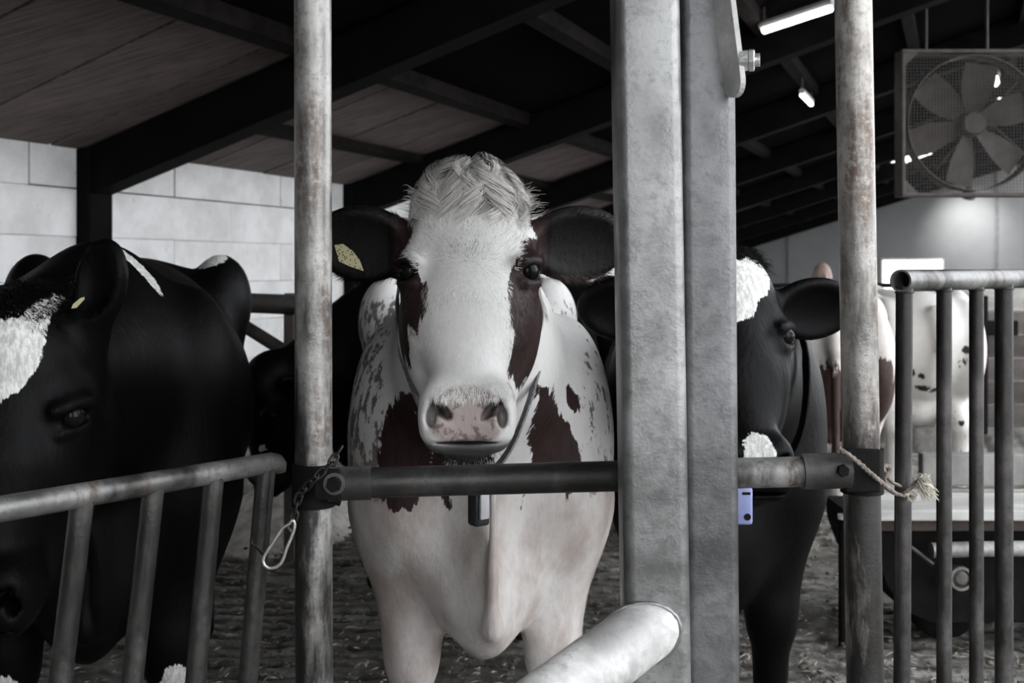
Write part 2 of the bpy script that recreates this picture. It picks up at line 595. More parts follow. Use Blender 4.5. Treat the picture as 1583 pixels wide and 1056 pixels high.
# the wooden portal columns against the wall, one per rafter
RAFTERS = [5.5 + 3.25 * i for i in range(-2, 8)]
for a in RAFTERS:
    v, f = rbox((-0.03, a - 0.11, -0.05), (0.10, a + 0.11, ROOF0 - 0.02), 0.012, 1)
    link('column', Bv(v), f, MAT['beam'], wall)

# ------------------------------------------------------------------ roof
RS = 7.2
th = 0.05
v = [(-0.5, A0, roof_z(-0.5) + 0.03), (RS, A0, roof_z(RS) + 0.03), (RS, A1, roof_z(RS) + 0.03), (-0.5, A1, roof_z(-0.5) + 0.03)]
v += [(p[0], p[1], p[2] + th) for p in v]
f = [[0, 3, 2, 1], [4, 5, 6, 7], [0, 1, 5, 4], [1, 2, 6, 5], [2, 3, 7, 6], [3, 0, 4, 7]]
ceiling = tag(link('ceiling', Bv(v), f, MAT['sheet']), 'dark pitched barn roof with boards, rafters and purlins', None, kind='structure')

def slope_box(s0, s1, a0, a1, drop, thick):
    v = []
    for z in (drop, drop + thick):
        for (s, a) in ((s0, a0), (s1, a0), (s1, a1), (s0, a1)):
            v.append((s, a, roof_z(s) - z))
    f = [[0, 1, 2, 3], [4, 7, 6, 5], [0, 4, 5, 1], [1, 5, 6, 2], [2, 6, 7, 3], [3, 7, 4, 0]]
    return Bv(v), f

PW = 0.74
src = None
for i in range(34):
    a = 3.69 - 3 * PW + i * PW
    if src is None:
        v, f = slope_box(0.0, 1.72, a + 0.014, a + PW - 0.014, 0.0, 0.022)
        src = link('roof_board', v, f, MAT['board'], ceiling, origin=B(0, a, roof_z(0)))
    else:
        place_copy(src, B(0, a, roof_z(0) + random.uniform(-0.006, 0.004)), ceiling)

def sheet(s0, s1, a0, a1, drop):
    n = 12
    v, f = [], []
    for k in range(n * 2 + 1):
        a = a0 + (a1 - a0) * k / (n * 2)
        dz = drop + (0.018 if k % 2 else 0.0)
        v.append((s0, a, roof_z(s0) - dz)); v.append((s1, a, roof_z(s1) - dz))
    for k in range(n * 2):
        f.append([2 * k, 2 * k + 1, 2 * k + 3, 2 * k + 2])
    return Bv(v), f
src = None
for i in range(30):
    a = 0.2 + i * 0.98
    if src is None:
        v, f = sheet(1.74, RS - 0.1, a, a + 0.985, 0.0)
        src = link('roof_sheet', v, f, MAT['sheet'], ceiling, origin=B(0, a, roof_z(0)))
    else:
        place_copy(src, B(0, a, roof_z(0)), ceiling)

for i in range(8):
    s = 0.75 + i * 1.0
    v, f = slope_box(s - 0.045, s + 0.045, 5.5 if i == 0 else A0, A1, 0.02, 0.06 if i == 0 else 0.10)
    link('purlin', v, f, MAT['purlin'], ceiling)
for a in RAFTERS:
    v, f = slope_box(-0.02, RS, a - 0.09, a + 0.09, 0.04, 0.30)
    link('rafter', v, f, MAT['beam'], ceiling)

# roof uprights on the open side (outside the picture)
for a in RAFTERS:
    v, f = rbox((RS - 0.25, a - 0.08, -0.12), (RS - 0.09, a + 0.08, roof_z(RS - 0.2) - 0.30), 0.01, 1)
    link('column', Bv(v), f, MAT['beam'], ceiling)

# unseen end wall, added so light comes mainly from the right
NS = 5.5        # gap to the right of this, left open to light the cow's face
v = [(-0.3, A0, -0.1), (NS, A0, -0.1), (NS, A0 - .2, -0.1), (-0.3, A0 - .2, -0.1), (-0.3, A0, roof_z(-.3)), (NS, A0, roof_z(NS)), (NS, A0 - .2, roof_z(NS)), (-0.3, A0 - .2, roof_z(-.3))]
f = [[0, 1, 2, 3], [4, 7, 6, 5], [0, 4, 5, 1], [1, 5, 6, 2], [2, 6, 7, 3], [3, 7, 4, 0]]
tag(link('added_wall_near', Bv(v), f, M_plain('dull_render', (0.25, 0.24, 0.23), 0.8)), 'dull rendered end wall added unseen behind the viewer to block light', None, kind='structure')

# unseen side wall, added beside the viewer so the light rakes more
v = [(RS, A0, -0.1), (RS + .2, A0, -0.1), (RS + .2, -1.5, -0.1), (RS, -1.5, -0.1)]
v += [(p[0], p[1], roof_z(RS)) for p in v]
f = [[0, 3, 2, 1], [4, 5, 6, 7], [0, 1, 5, 4], [1, 2, 6, 5], [2, 3, 7, 6], [3, 0, 4, 7]]
tag(link('added_wall_right', Bv(v), f, M_plain('dull_render_side', (0.25, 0.24, 0.23), 0.8)), 'dull rendered side wall added unseen beside the viewer to block light', None, kind='structure')

# ------------------------------------------------------------------ far gable wall with its window
GA = 30.85
wc = P(1410, 421, 29.0)
ws = (wc[:2] @ SX) + WALL_S
w0, w1, wz0, wz1 = ws - 0.78, ws + 0.78, 0.72, 1.58
def gable_piece(s0, s1, z0, top):
    """wall slab between s0 and s1; top: a height, or None for the roof line"""
    za, zb = (top, top) if top is not None else (roof_z(s0) + 0.02, roof_z(s1) + 0.02)
    v = [(s0, GA, z0), (s1, GA, z0), (s1, GA + 0.2, z0), (s0, GA + 0.2, z0), (s0, GA, za), (s1, GA, zb), (s1, GA + 0.2, zb), (s0, GA + 0.2, za)]
    f = [[0, 3, 2, 1], [4, 5, 6, 7], [0, 1, 5, 4], [1, 2, 6, 5], [2, 3, 7, 6], [3, 0, 4, 7]]
    return Bv(v), f
mb = MB()
mb.add(*gable_piece(-0.3, w0, -0.1, None)); mb.add(*gable_piece(w1, RS, -0.1, None))
mb.add(*gable_piece(w0, w1, -0.1, wz0)); mb.add(*gable_piece(w0, w1, wz1, None))
gable = tag(mb.build('wall_far', MAT['gable']), 'smooth grey gable wall at the far end of the barn', None, kind='structure')
# panel joints of the far wall
for s in (ws - 3.2, ws + 2.05):
    v, f = box((s - 0.03, GA - 0.03, 0.0), (s + 0.03, GA + 0.0, roof_z(s) - 0.05))
    link('cover_strip', Bv(v), f, M_plain('grey_strip', (0.14, 0.14, 0.14), 0.6), gable)
win = MB()
for lo, hi in (((w0, GA - 0.02, wz0), (w0 + 0.05, GA + 0.1, wz1)), ((w1 - 0.05, GA - 0.02, wz0), (w1, GA + 0.1, wz1)),
               ((w0, GA - 0.02, wz0), (w1, GA + 0.1, wz0 + 0.05)), ((w0, GA - 0.02, wz1 - 0.05), (w1, GA + 0.1, wz1))):
    v, f = box(lo, hi); win.add(Bv(v), f)
window = tag(win.build('window_1', M_plain('white_window_frame', (0.8, 0.8, 0.8), 0.5)), 'wide bright window in the far grey wall', None, kind='structure')
gm, gnt, gb = new_mat('window_glass')
gb.inputs['Base Color'].default_value = (1, 1, 1, 1)
gb.inputs['Transmission Weight'].default_value = 1.0
gb.inputs['Roughness'].default_value = 0.0
gb.inputs['IOR'].default_value = 1.0
v, f = box((w0 + 0.05, GA + 0.05, wz0 + 0.05), (w1 - 0.05, GA + 0.056, wz1 - 0.05))
link('pane', Bv(v), f, gm, window)

# ------------------------------------------------------------------ bits of straw and muck on the floor (nobody could count them)
def litter(n):
    v, f = [], []
    for i in range(n):
        d = random.uniform(2.6, 7.5)
        x = random.uniform(-0.75, 0.62) * d
        L = random.uniform(0.012, 0.05); w = random.uniform(0.0012, 0.003)
        t = random.uniform(0, math.pi); z = random.uniform(-0.012, 0.012)
        tilt = random.uniform(-0.2, 0.3)
        dx, dy = math.cos(t), math.sin(t)
        k = len(v)
        for (u, s_) in ((-1, -1), (1, -1), (1, 1), (-1, 1)):
            v.append((x + u * L / 2 * dx - s_ * w * dy, d + u * L / 2 * dy + s_ * w * dx, z + tilt * L * (u + 1) / 2))
        v.append((x + w * dy * 0, d, z + 0.004 + tilt * L * 0.5))
        f += [[k, k + 1, k + 4], [k + 1, k + 2, k + 4], [k + 2, k + 3, k + 4], [k + 3, k, k + 4]]
    return v, f
v, f = litter(7000)
straw = link('straw_litter', v, f, M_plain('dull_straw', (0.30, 0.275, 0.225), 0.8, 0, 0.6, 25), floor)
tag(straw, kind='stuff')
def clods(n):
    mb = MB()
    for i in range(n):
        d = random.uniform(2.7, 6.5); x = random.uniform(-0.6, 0.55) * d
        r = random.uniform(0.004, 0.015)
        c = np.array([x, d, random.uniform(-0.012, 0.002)])
        v, f = uvsphere((0, 0, 0), (r, r * random.uniform(.6, 1.4), r * 0.55), 6, 4)
        v = [np.asarray(p) * random.uniform(0.75, 1.2) + c for p in v]
        mb.add(v, f)
    return mb
muck = clods(1600).build('muck_clod', M_plain('wet_muck', (0.10, 0.088, 0.076), 0.5, 0, 0.5, 30), floor, smooth=True)
tag(muck, kind='stuff')

# pale bedding in the stall at the foot of the block wall
def heap(c, rx, ry, h):
    n, m = 26, 40
    v, f = [(c[0], c[1], h)], []
    for i in range(1, n + 1):
        for k in range(m):
            t = 2 * math.pi * k / m
            r = i / n
            x, y = rx * r * math.cos(t), ry * r * math.sin(t)
            z = h * (1 - r * r) ** 1.2 - .03 * r
            z += .05 * (float(vnoise(np.array([x * 9 + 40]), np.array([y * 9 + 40]), 6)[0]) - .5) * (1 - r)
            v.append((c[0] + x, c[1] + y, z))
    for k in range(m):
        f.append([0, 1 + k, 1 + (k + 1) % m])
    for i in range(n - 1):
        for k in range(m):
            a, b = 1 + i * m + k, 1 + i * m + (k + 1) % m
            f.append([a, a + m, b + m, b])
    return v, f
c = P(452, 825, 5.9)
v, f = heap((c[0], c[1]), .42, .8, .20)
bed = tag(link('bedding_heap', v, f, M_plain('pale_sawdust', (0.55, 0.53, 0.49), .9, 0, .3, 14, .5), None, smooth=True), 'pale heap of bedding on the floor behind the snap hook', 'bedding', kind='stuff')

# ================================================================== COWS
# Each body is one closed skin grown from blended volumes (x to the side, f forward, z up), meshed with surface nets.
class Field:
    def __init__(self, xs, ys, zs):
        self.xs, self.ys, self.zs = xs, ys, zs
        self.D = np.full((len(xs), len(ys), len(zs)), 1.0, np.float32)
    def sub(self, c, r):
        i0, i1 = np.searchsorted(self.xs, [c[0] - r, c[0] + r])
        j0, j1 = np.searchsorted(self.ys, [c[1] - r, c[1] + r])
        k0, k1 = np.searchsorted(self.zs, [c[2] - r, c[2] + r])
        if i1 <= i0 or j1 <= j0 or k1 <= k0:
            return None
        sl = (slice(i0, i1), slice(j0, j1), slice(k0, k1))
        X = self.xs[i0:i1][:, None, None]; Y = self.ys[j0:j1][None, :, None]; Z = self.zs[k0:k1][None, None, :]
        return sl, X, Y, Z
    def apply(self, c, r, fn, k, mode='add', T=None):
        """c: bounding centre in the primitive's frame; T=(R,o): frame of the head"""
        c = np.asarray(c, float)
        cw = T[0] @ c + T[1] if T else c
        g = self.sub(cw, r + k + 0.02)
        if g is None:
            return
        sl, X, Y, Z = g
        if T:
            R, o = T
            X, Y, Z = X - o[0], Y - o[1], Z - o[2]
            X, Y, Z = (R[0, 0] * X + R[1, 0] * Y + R[2, 0] * Z, R[0, 1] * X + R[1, 1] * Y + R[2, 1] * Z, R[0, 2] * X + R[1, 2] * Y + R[2, 2] * Z)
        d = fn(X, Y, Z).astype(np.float32)
        a = self.D[sl]
        d = np.broadcast_to(d, a.shape)
        if mode == 'add':
            h = np.clip(0.5 + 0.5 * (a - d) / k, 0, 1)
            self.D[sl] = a * (1 - h) + d * h - k * h * (1 - h)
        else:
            h = np.clip(0.5 - 0.5 * (a + d) / k, 0, 1)
            self.D[sl] = a * (1 - h) - d * h + k * h * (1 - h)
    def ell(self, c, r, k=0.04, mode='add', T=None, rot=None):
        c = np.array([c[0], -c[1], c[2]], float)
        r = np.asarray(r, float)
        def fn(X, Y, Z):
            x, y, z = X - c[0], Y - c[1], Z - c[2]
            if rot is not None:
                x, y, z = (rot[0, 0] * x + rot[1, 0] * y + rot[2, 0] * z, rot[0, 1] * x + rot[1, 1] * y + rot[2, 1] * z, rot[0, 2] * x + rot[1, 2] * y + rot[2, 2] * z)
            x, y, z = x / r[0], y / r[1], z / r[2]
            k0 = np.sqrt(x * x + y * y + z * z) + 1e-6
            k1 = np.sqrt((x / r[0]) ** 2 + (y / r[1]) ** 2 + (z / r[2]) ** 2) + 1e-6
            return k0 * (k0 - 1) / k1
        self.apply(c, r.max(), fn, k, mode, T)
    def cone(self, p, q, rp, rq, k=0.04, mode='add', T=None, sx=1.0):
        p = np.array([p[0], -p[1], p[2]], float); q = np.array([q[0], -q[1], q[2]], float)
        c = (p + q) / 2
        ba = q - p; L2 = ba @ ba
        def fn(X, Y, Z):
            x, y, z = X - p[0], Y - p[1], Z - p[2]
            h = np.clip((x * ba[0] + y * ba[1] + z * ba[2]) / L2, 0, 1)
            dx, dy, dz = (x - ba[0] * h) / sx, y - ba[1] * h, z - ba[2] * h
            return np.sqrt(dx * dx + dy * dy + dz * dz) - (rp + (rq - rp) * h)
        self.apply(c, math.sqrt(L2) / 2 + max(rp, rq) * max(1, sx), fn, k, mode, T)
    def rbox(self, c, half, r, k=0.04, T=None, rot=None):
        c = np.array([c[0], -c[1], c[2]], float); hf = np.asarray(half, float)
        def fn(X, Y, Z):
            x, y, z = X - c[0], Y - c[1], Z - c[2]
            if rot is not None:
                x, y, z = (rot[0, 0] * x + rot[1, 0] * y + rot[2, 0] * z, rot[0, 1] * x + rot[1, 1] * y + rot[2, 1] * z, rot[0, 2] * x + rot[1, 2] * y + rot[2, 2] * z)
            x, y, z = np.abs(x) - hf[0], np.abs(y) - hf[1], np.abs(z) - hf[2]
            o = np.sqrt(np.maximum(x, 0) ** 2 + np.maximum(y, 0) ** 2 + np.maximum(z, 0) ** 2)
            return o + np.minimum(np.maximum(x, np.maximum(y, z)), 0) - r
        self.apply(c, np.linalg.norm(hf) + r, fn, k, 'add', T)

def surface_nets(F_):
    D, xs, ys, zs = F_.D, F_.xs, F_.ys, F_.zs
    S = D < 0
    nx, ny, nz = D.shape
    cnt = np.zeros((nx - 1, ny - 1, nz - 1), np.int8)
    offs = [(i, j, k) for i in (0, 1) for j in (0, 1) for k in (0, 1)]
    for (i, j, k) in offs:
        cnt += S[i:nx - 1 + i, j:ny - 1 + j, k:nz - 1 + k]
    mask = (cnt > 0) & (cnt < 8)
    ijk = np.argwhere(mask)
    idx = np.full(mask.shape, -1, np.int32)
    idx[mask] = np.arange(len(ijk), dtype=np.int32)
    acc = np.zeros((len(ijk), 3)); num = np.zeros(len(ijk))
    ax = (xs, ys, zs)
    for o1 in offs:
        for d in range(3):
            if o1[d]:
                continue
            o2 = list(o1); o2[d] = 1
            c1 = ijk + o1; c2 = ijk + o2
            d1 = D[c1[:, 0], c1[:, 1], c1[:, 2]]; d2 = D[c2[:, 0], c2[:, 1], c2[:, 2]]
            m = (d1 < 0) != (d2 < 0)
            t = np.where(m, d1 / np.where(m, d1 - d2, 1), 0)
            for q in range(3):
                a, b_ = ax[q][c1[:, q]], ax[q][c2[:, q]]
                acc[:, q] += np.where(m, a + (b_ - a) * t, 0)
            num += m
    V = acc / num[:, None]
    faces = []
    def quads(cr, flip, c):
        e = np.argwhere(cr)
        return e
    for d in range(3):
        sl1 = [slice(1, -1)] * 3; sl2 = [slice(1, -1)] * 3
        sl1[d] = slice(0, -1); sl2[d] = slice(1, None)
        s1, s2 = S[tuple(sl1)], S[tuple(sl2)]
        e = np.argwhere(s1 != s2)
        if not len(e):
            continue
        inside_first = s1[e[:, 0], e[:, 1], e[:, 2]]
        base = e.copy()
        for q in range(3):
            if q != d:
                base[:, q] += 1
        u, w = (d + 1) % 3, (d + 2) % 3
        def cell(du, dw):
            c = base.copy(); c[:, u] += du; c[:, w] += dw
            return idx[c[:, 0], c[:, 1], c[:, 2]]
        q = np.stack([cell(-1, -1), cell(0, -1), cell(0, 0), cell(-1, 0)], 1)
        q[~inside_first] = q[~inside_first][:, ::-1]
        faces.append(q)
    Fc = np.concatenate(faces)
    Fc = Fc[(Fc >= 0).all(1)]
    return V, Fc

def axis(lo, hi, flo, fhi, hc, hf):
    out = [np.arange(lo, flo, hc)] if lo < flo else []
    out.append(np.arange(max(flo, lo), min(fhi, hi), hf))
    if fhi < hi:
        out.append(np.arange(fhi, hi + hc, hc))
    return np.concatenate(out)

def rotm(pitch=0, yaw=0, roll=0):
    """pitch: + lowers the muzzle; yaw: + turns the face to the picture's right; roll: + tips to the right (degrees)"""
    m = Matrix.Rotation(math.radians(yaw), 3, 'Z') @ Matrix.Rotation(math.radians(pitch), 3, 'X') @ Matrix.Rotation(math.radians(roll), 3, 'Y')
    return np.array(m)

def basis(tip, face):
    """columns: ear length, ear thickness (facing), ear width"""
    t = np.array([tip[0], -tip[1], tip[2]], float); t /= np.linalg.norm(t)
    n = np.array([face[0], -face[1], face[2]], float); n -= t * (n @ t); n /= np.linalg.norm(n)
    w = np.cross(t, n)
    return np.stack([t, n, w], 1)

def add_head(Fd, T, ears):
    E = lambda *a, **k: Fd.ell(*a, T=T, **k)
    Cn = lambda *a, **k: Fd.cone(*a, T=T, **k)
    E((0, -.10, .045), (.108, .135, .135), k=.03)                 # cranium
    E((0, -.105, .125), (.088, .085, .060), k=.05)                # poll
    E((0, -.025, .02), (.108, .085, .150), k=.04)                 # forehead plate
    E((0, .035, -.10), (.094, .082, .14), k=.05)                  # bridge
    Cn((0, .045, -.09), (0, .128, -.212), .080, .058, k=.04)      # nose
    for s in (-1, 1):
        E((s * .092, -.008, .004), (.034, .048, .040), k=.035)      # orbit
        E((s * .082, -.045, -.090), (.046, .10, .11), k=.045)     # cheek
        Cn((s * .07, -.10, -.10), (s * .040, .055, -.262), .060, .036, k=.05)   # jaw
        E((s * .046, .148, -.247), (.036, .055, .056), k=.028)    # muzzle pads
    Fd.rbox((0, .146, -.246), (.040, .028, .028), .033, k=.028, T=T)
    E((0, .106, -.298), (.044, .064, .033), k=.024)               # lower lip and chin
    E((0, .06, -.285), (.048, .09, .042), k=.04)
    # mouth line
    Fd.ell((0, .170, -.2885), (.062, .062, .0032), k=.008, mode='sub', T=T)
    for s in (-1, 1):
        # nostrils: slanting commas opening to the side
        r = np.array(Matrix.Rotation(s * math.radians(-42), 3, 'Y'))
        Fd.ell((s * .043, .203, -.231), (.024, .036, .0095), k=.008, mode='sub', T=T, rot=r)
        Fd.ell((s * .060, .190, -.246), (.0085, .034, .017), k=.010, mode='sub', T=T)
        # eye socket and lids
        Fd.ell((s * .124, .030, .0), (.026, .027, .019), k=.012, mode='sub', T=T)
        Cn((s * .092, .054, .021), (s * .130, -.002, .021), .007, .008, k=.018)
        Cn((s * .098, .054, -.020), (s * .128, .006, -.021), .005, .006, k=.012)
    for (base, tip, face, L, Wd) in ears:
        b = np.array(base); t = np.array(tip, float); t /= np.linalg.norm(t)
        R = basis(tip, face)
        n = R[:, 1] * np.array([1, -1, 1])
        c = b + t * L * 0.55
        Fd.cone((np.sign(b[0]) * .085, -.09, .055), b + t * .035, .042, .032, k=.03, T=T)
        Fd.ell(c, (L * .56, .030, Wd * .5), k=.02, T=T, rot=R)
        cc = c + n * .030 + t * .004
        Fd.ell(cc, (L * .48, .032, Wd * .41), k=.012, mode='sub', T=T, rot=R)

def add_body(Fd, neck, lean=1.0, udder=True, legs=None, wide=1.0, ridge=True):
    E, Cn = Fd.ell, Fd.cone
    w = wide
    E((0, -.68, .87), (.36 * w, .85, .385), k=.08)
    E((0, -.45, 1.08), (.20 * w, .75, .17), k=.12)
    E((0, -.06, 1.10), (.13 * w, .28, .20), k=.10)
    for s in (-1, 1):
        E((s * .205 * w, -.04, .90), (.115, .20, .30), k=.09)
        E((s * .185 * w, .075, .77), (.085, .095, .12), k=.07)     # point of the shoulder
        E((s * .270 * w, -1.06, 1.14), (.095, .14, .15), k=.08)   # hook bone
        E((s * .235 * w, -1.30, .93), (.11, .26, .30), k=.10)      # thigh
        fl = (legs or {}).get(('f', s), (0, 0))
        hl = (legs or {}).get(('h', s), (0, 0))
        x = s * .165 * w
        Cn((x * 1.08, .0, .74), (x, .035 + fl[0] * .5, .44), .115, .062, k=.07)
        Cn((x, .035 + fl[0] * .5, .45), (x, .03 + fl[0] * .5, .40), .062, .060, k=.03)
        Cn((x, .03 + fl[0] * .5, .40), (x, .0 + fl[0], .15), .052, .040, k=.03)
        Cn((x, .0 + fl[0], .15), (x, .045 + fl[0], .06), .045, .048, k=.03)
        Cn((x, .04 + fl[0], .045), (x, .075 + fl[0], .035), .055, .045, k=.02)
        x = s * .20 * w
        Cn((x, -1.18, .78), (x * 1.02, -1.12, .60), .17, .11, k=.08)
        Cn((x * 1.02, -1.14, .62), (x, -1.40, .46), .095, .060, k=.06)
        Cn((x, -1.40, .47), (x, -1.33 + hl[0], .15), .052, .042, k=.03)
        Cn((x, -1.33 + hl[0], .15), (x, -1.28 + hl[0], .05), .046, .052, k=.03)
    E((0, -1.22, 1.02), (.27 * w, .36, .26), k=.10)
    E((0, .03, .86), (.225 * w, .20, .33), k=.10)                 # chest
    E((0, .13, .62), (.105, .13, .17), k=.09)                     # brisket
    if ridge:
        for s in (-1, 1):
            E((s * .095, .305, .76), (.048, .095, .25), k=.08, mode='sub')
        Cn((.012, .268, 1.0), (.012, .276, .54), .009, .010, k=.035)
        Cn((.012, .272, .55), (.0, .10, .46), .012, .03, k=.045)
    if udder:
        E((0, -1.08, .56), (.17, .21, .13), k=.06)
    Cn((0, -1.55, 1.16), (0, -1.62, 1.02), .045, .032, k=.05)
    Cn((0, -1.62, 1.02), (0, -1.63, .45), .026, .022, k=.02)
    E((0, -1.63, .38), (.045, .045, .13), k=.04)
    for i in range(len(neck) - 1):
        p, q = neck[i], neck[i + 1]
        Cn(p[:3], q[:3], p[3], q[3], k=.10, sx=0.82)

def poly_sd(px, pz, poly):
    """signed distance, positive inside"""
    poly = np.asarray(poly, float)
    d = np.full(px.shape, 1e9)
    inside = np.zeros(px.shape, bool)
    n = len(poly)
    for i in range(n):
        a, b = poly[i], poly[(i + 1) % n]
        e = b - a
        wx, wz = px - a[0], pz - a[1]
        t = np.clip((wx * e[0] + wz * e[1]) / (e @ e + 1e-12), 0, 1)
        d = np.minimum(d, (wx - e[0] * t) ** 2 + (wz - e[1] * t) ** 2)
        c = (a[1] > pz) != (b[1] > pz)
        with np.errstate(divide='ignore', invalid='ignore'):
            xi = (b[0] - a[0]) * (pz - a[1]) / (b[1] - a[1]) + a[0]
        inside ^= c & (px < xi)
    d = np.sqrt(d)
    return np.where(inside, d, -d)

def put_attr(o, name, val):
    a = o.data.attributes.new(name, 'FLOAT', 'POINT')
    a.data.foreach_set('value', np.asarray(val, np.float32))

def put_col(o, col):
    a = o.data.attributes.new('Col', 'FLOAT_COLOR', 'POINT')
    c = np.ones((len(col), 4), np.float32); c[:, :3] = col
    a.data.foreach_set('color', c.ravel())

def vert_normals(V, Fc):
    a, b, c, d = V[Fc[:, 0]], V[Fc[:, 1]], V[Fc[:, 2]], V[Fc[:, 3]]
    n = np.cross(c - a, d - b)
    out = np.zeros_like(V)
    for k in range(4):
        np.add.at(out, Fc[:, k], n)
    return out / (np.linalg.norm(out, axis=1, keepdims=True) + 1e-9)

def make_ribbons(base, dirs, norms, length, width, col, curve=None, seg=2):
    """thin tapering hairs lying along the skin"""
    n = len(base)
    wv = np.cross(norms, dirs); wv /= np.linalg.norm(wv, axis=1, keepdims=True) + 1e-9
    rows = []
    L = length[:, None]
    for i in range(seg + 1):
        t = i / seg
        p = base + dirs * L * t
        if curve is not None:
            p = p + curve * L * t * t
        w = width[:, None] * (1 - 0.85 * t)
        rows.append((p - wv * w / 2, p + wv * w / 2))
    V = np.empty((n, (seg + 1) * 2, 3))
    for i, (a, b) in enumerate(rows):
        V[:, 2 * i] = a; V[:, 2 * i + 1] = b
    k = (seg + 1) * 2
    b0 = (np.arange(n) * k)[:, None]
    f = []
    for i in range(seg):
        f.append(b0 + np.array([[2 * i, 2 * i + 1, 2 * i + 3, 2 * i + 2]]))
    Fc = np.concatenate(f)
    return V.reshape(-1, 3), Fc, np.repeat(col, k, axis=0)

class Cow:
    pass

def build_cow(label, loc, yaw, head_o, head_R, ears, mat, attr_fn, hc=0.02, hf=0.0065, group=None, eyes=True, scale=1.0, **bk):
    """loc: ground below the shoulders; yaw of the body in degrees (0 faces the camera); head_o: eyes' midpoint (x, distance, height)
    and head_R its rotation, both in the barn; neck: points (t from shoulder to head, drop, radius)"""
    Rw = np.array(Matrix.Rotation(math.radians(yaw), 3, 'Z'))
    o = Rw.T @ (np.array([head_o[0] - loc[0], head_o[1] - loc[1], 0.0])) / scale
    o[2] = head_o[2] / scale
    head_R = Rw.T @ head_R
    n0 = np.array([0, .02, 1.0]); n1 = o + head_R @ np.array([0, .085, .02])
    neck = []
    for t, bulge, r in ((0, 0, .24), (.45, .0, .19), (.85, .0, .135), (1, 0, .112)):
        q = n0 * (1 - t) + n1 * t
        neck.append((q[0], -q[1], q[2] + bulge, r))
    T = (head_R, o)
    x_lo, x_hi = min(-.5, o[0] - .42), max(.5, o[0] + .42)
    xs = axis(x_lo, x_hi, o[0] - .30, o[0] + .30, hc, hf)
    ys = axis(min(o[1] - .42, -.4), 1.78, o[1] - .30, o[1] + .20, hc, hf)
    z_hi = max(1.36, o[2] + .34)
    zs = axis(-.03, z_hi, o[2] - .40, o[2] + .24, hc, hf)
    Fd = Field(xs, ys, zs)
    add_body(Fd, neck, **bk)
    add_head(Fd, T, ears)
    V, Fc = surface_nets(Fd)
    V[:, 2] = np.maximum(V[:, 2], -0.012)
    VH = (V - o) @ head_R                    # head frame (x, -f, z)
    c = Cow()
    c.V, c.F, c.VH = V, Fc, VH
    c.N = vert_normals(V, Fc)
    at = attr_fn(V, VH)
    c.Rw, c.loc = Rw, np.array([loc[0], loc[1], 0.0])
    c.world = lambda p: np.asarray(p) * scale @ Rw.T + c.loc
    c.head_world = lambda p: c.world(np.asarray(p, float) * [1, -1, 1] @ head_R.T + o)
    c.o, c.R = o, head_R
    W = c.world(V)
    ob = link('cow', W, Fc, mat, smooth=True, origin=np.array([loc[0], loc[1], 0.0]))
    for k in ('patch', 'dark', 'pink', 'speck', 'chest_shade'):
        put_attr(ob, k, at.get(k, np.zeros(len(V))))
    c.at = at
    tag(ob, label, 'cow', group)
    c.ob = ob
    if eyes:
        for s in (-1, 1):
            v, f = uvsphere((0, 0, 0), 0.0215, 24, 14)
            v = np.array(v) + np.array([s * .108, .020, .001])
            e = link('eye', c.head_world(v), f, MAT['eye'], ob, smooth=True)
    return c

def coat(c, n, region, flow, length, width, colfn, name='coat_hair', lift=0.18, mat=None, jitter=0.25):
    """short hair over part of the skin; region: weight per vertex"""
    fw = region[c.F].mean(1)
    a, b, cc, d = (c.V[c.F[:, k]] for k in range(4))
    area = np.linalg.norm(np.cross(cc - a, d - b), axis=1) / 2
    pr = fw * area
    fi = RNG.choice(len(c.F), n, p=pr / pr.sum())
    u, w = RNG.random((n, 1)), RNG.random((n, 1))
    P_ = (a[fi] * (1 - u) + b[fi] * u) * (1 - w) + (d[fi] * (1 - u) + cc[fi] * u) * w
    vi = c.F[fi, RNG.integers(0, 4, n)]
    nn = c.N[c.F[fi]].mean(1); nn /= np.linalg.norm(nn, axis=1, keepdims=True) + 1e-9
    PH = (P_ - c.o) @ c.R
    dr = flow(PH) @ c.R.T
    dr = dr + RNG.normal(0, jitter, dr.shape)
    dr -= nn * (dr * nn).sum(1, keepdims=True)
    dr /= np.linalg.norm(dr, axis=1, keepdims=True) + 1e-9
    L = length(PH) * RNG.uniform(0.6, 1.25, n)
    dr2 = dr + nn * lift
    nr = nn - dr * lift
    col = colfn(P_, PH, vi)
    V, Fc, C = make_ribbons(P_ - nn * 0.001, dr2, nr, L, np.full(n, width), col, curve=-nn * lift * 0.8, seg=2)
    o = link(name, c.world(V), Fc, mat or MAT['hair'], c.ob, smooth=True)
    put_col(o, C)
    return o

def whorl_flow(centre=(0, .06, .0)):
    cx, cy, cz = centre[0], -centre[1], centre[2]
    def fn(PH):
        d = PH - np.array([cx, cy, cz])
        d = d * np.array([0.8, 1.0, 1.3])
        return d / (np.linalg.norm(d, axis=1, keepdims=True) + 0.01)
    return fn

em, ent, eb = new_mat('dark_wet_eye')
eb.inputs['Base Color'].default_value = (0.006, 0.005, 0.005, 1)
eb.inputs['Roughness'].default_value = 0.16
eb.inputs['Specular IOR Level'].default_value = 0.12
MAT['eye'] = em
MAT['hair'] = M_attrcol('hair', 0.55)
MAT['cow_red'] = M_cow('red_and_white_coat', (0.76, 0.745, 0.725), (0.030, 0.0155, 0.0145))
MAT['cow_black'] = M_cow('black_coat', (0.0022, 0.0021, 0.0023), (0.66, 0.65, 0.63), base_rough=0.48, patch_rough=0.6, grey=(0.01, 0.01, 0.01), edge=0.012, spec=0.085)
MAT['cow_spotted'] = M_cow('white_coat_with_black_spots', (0.66, 0.64, 0.61), (0.02, 0.018, 0.018), grey=(0.3, 0.24, 0.2), speck_lo=0.56)

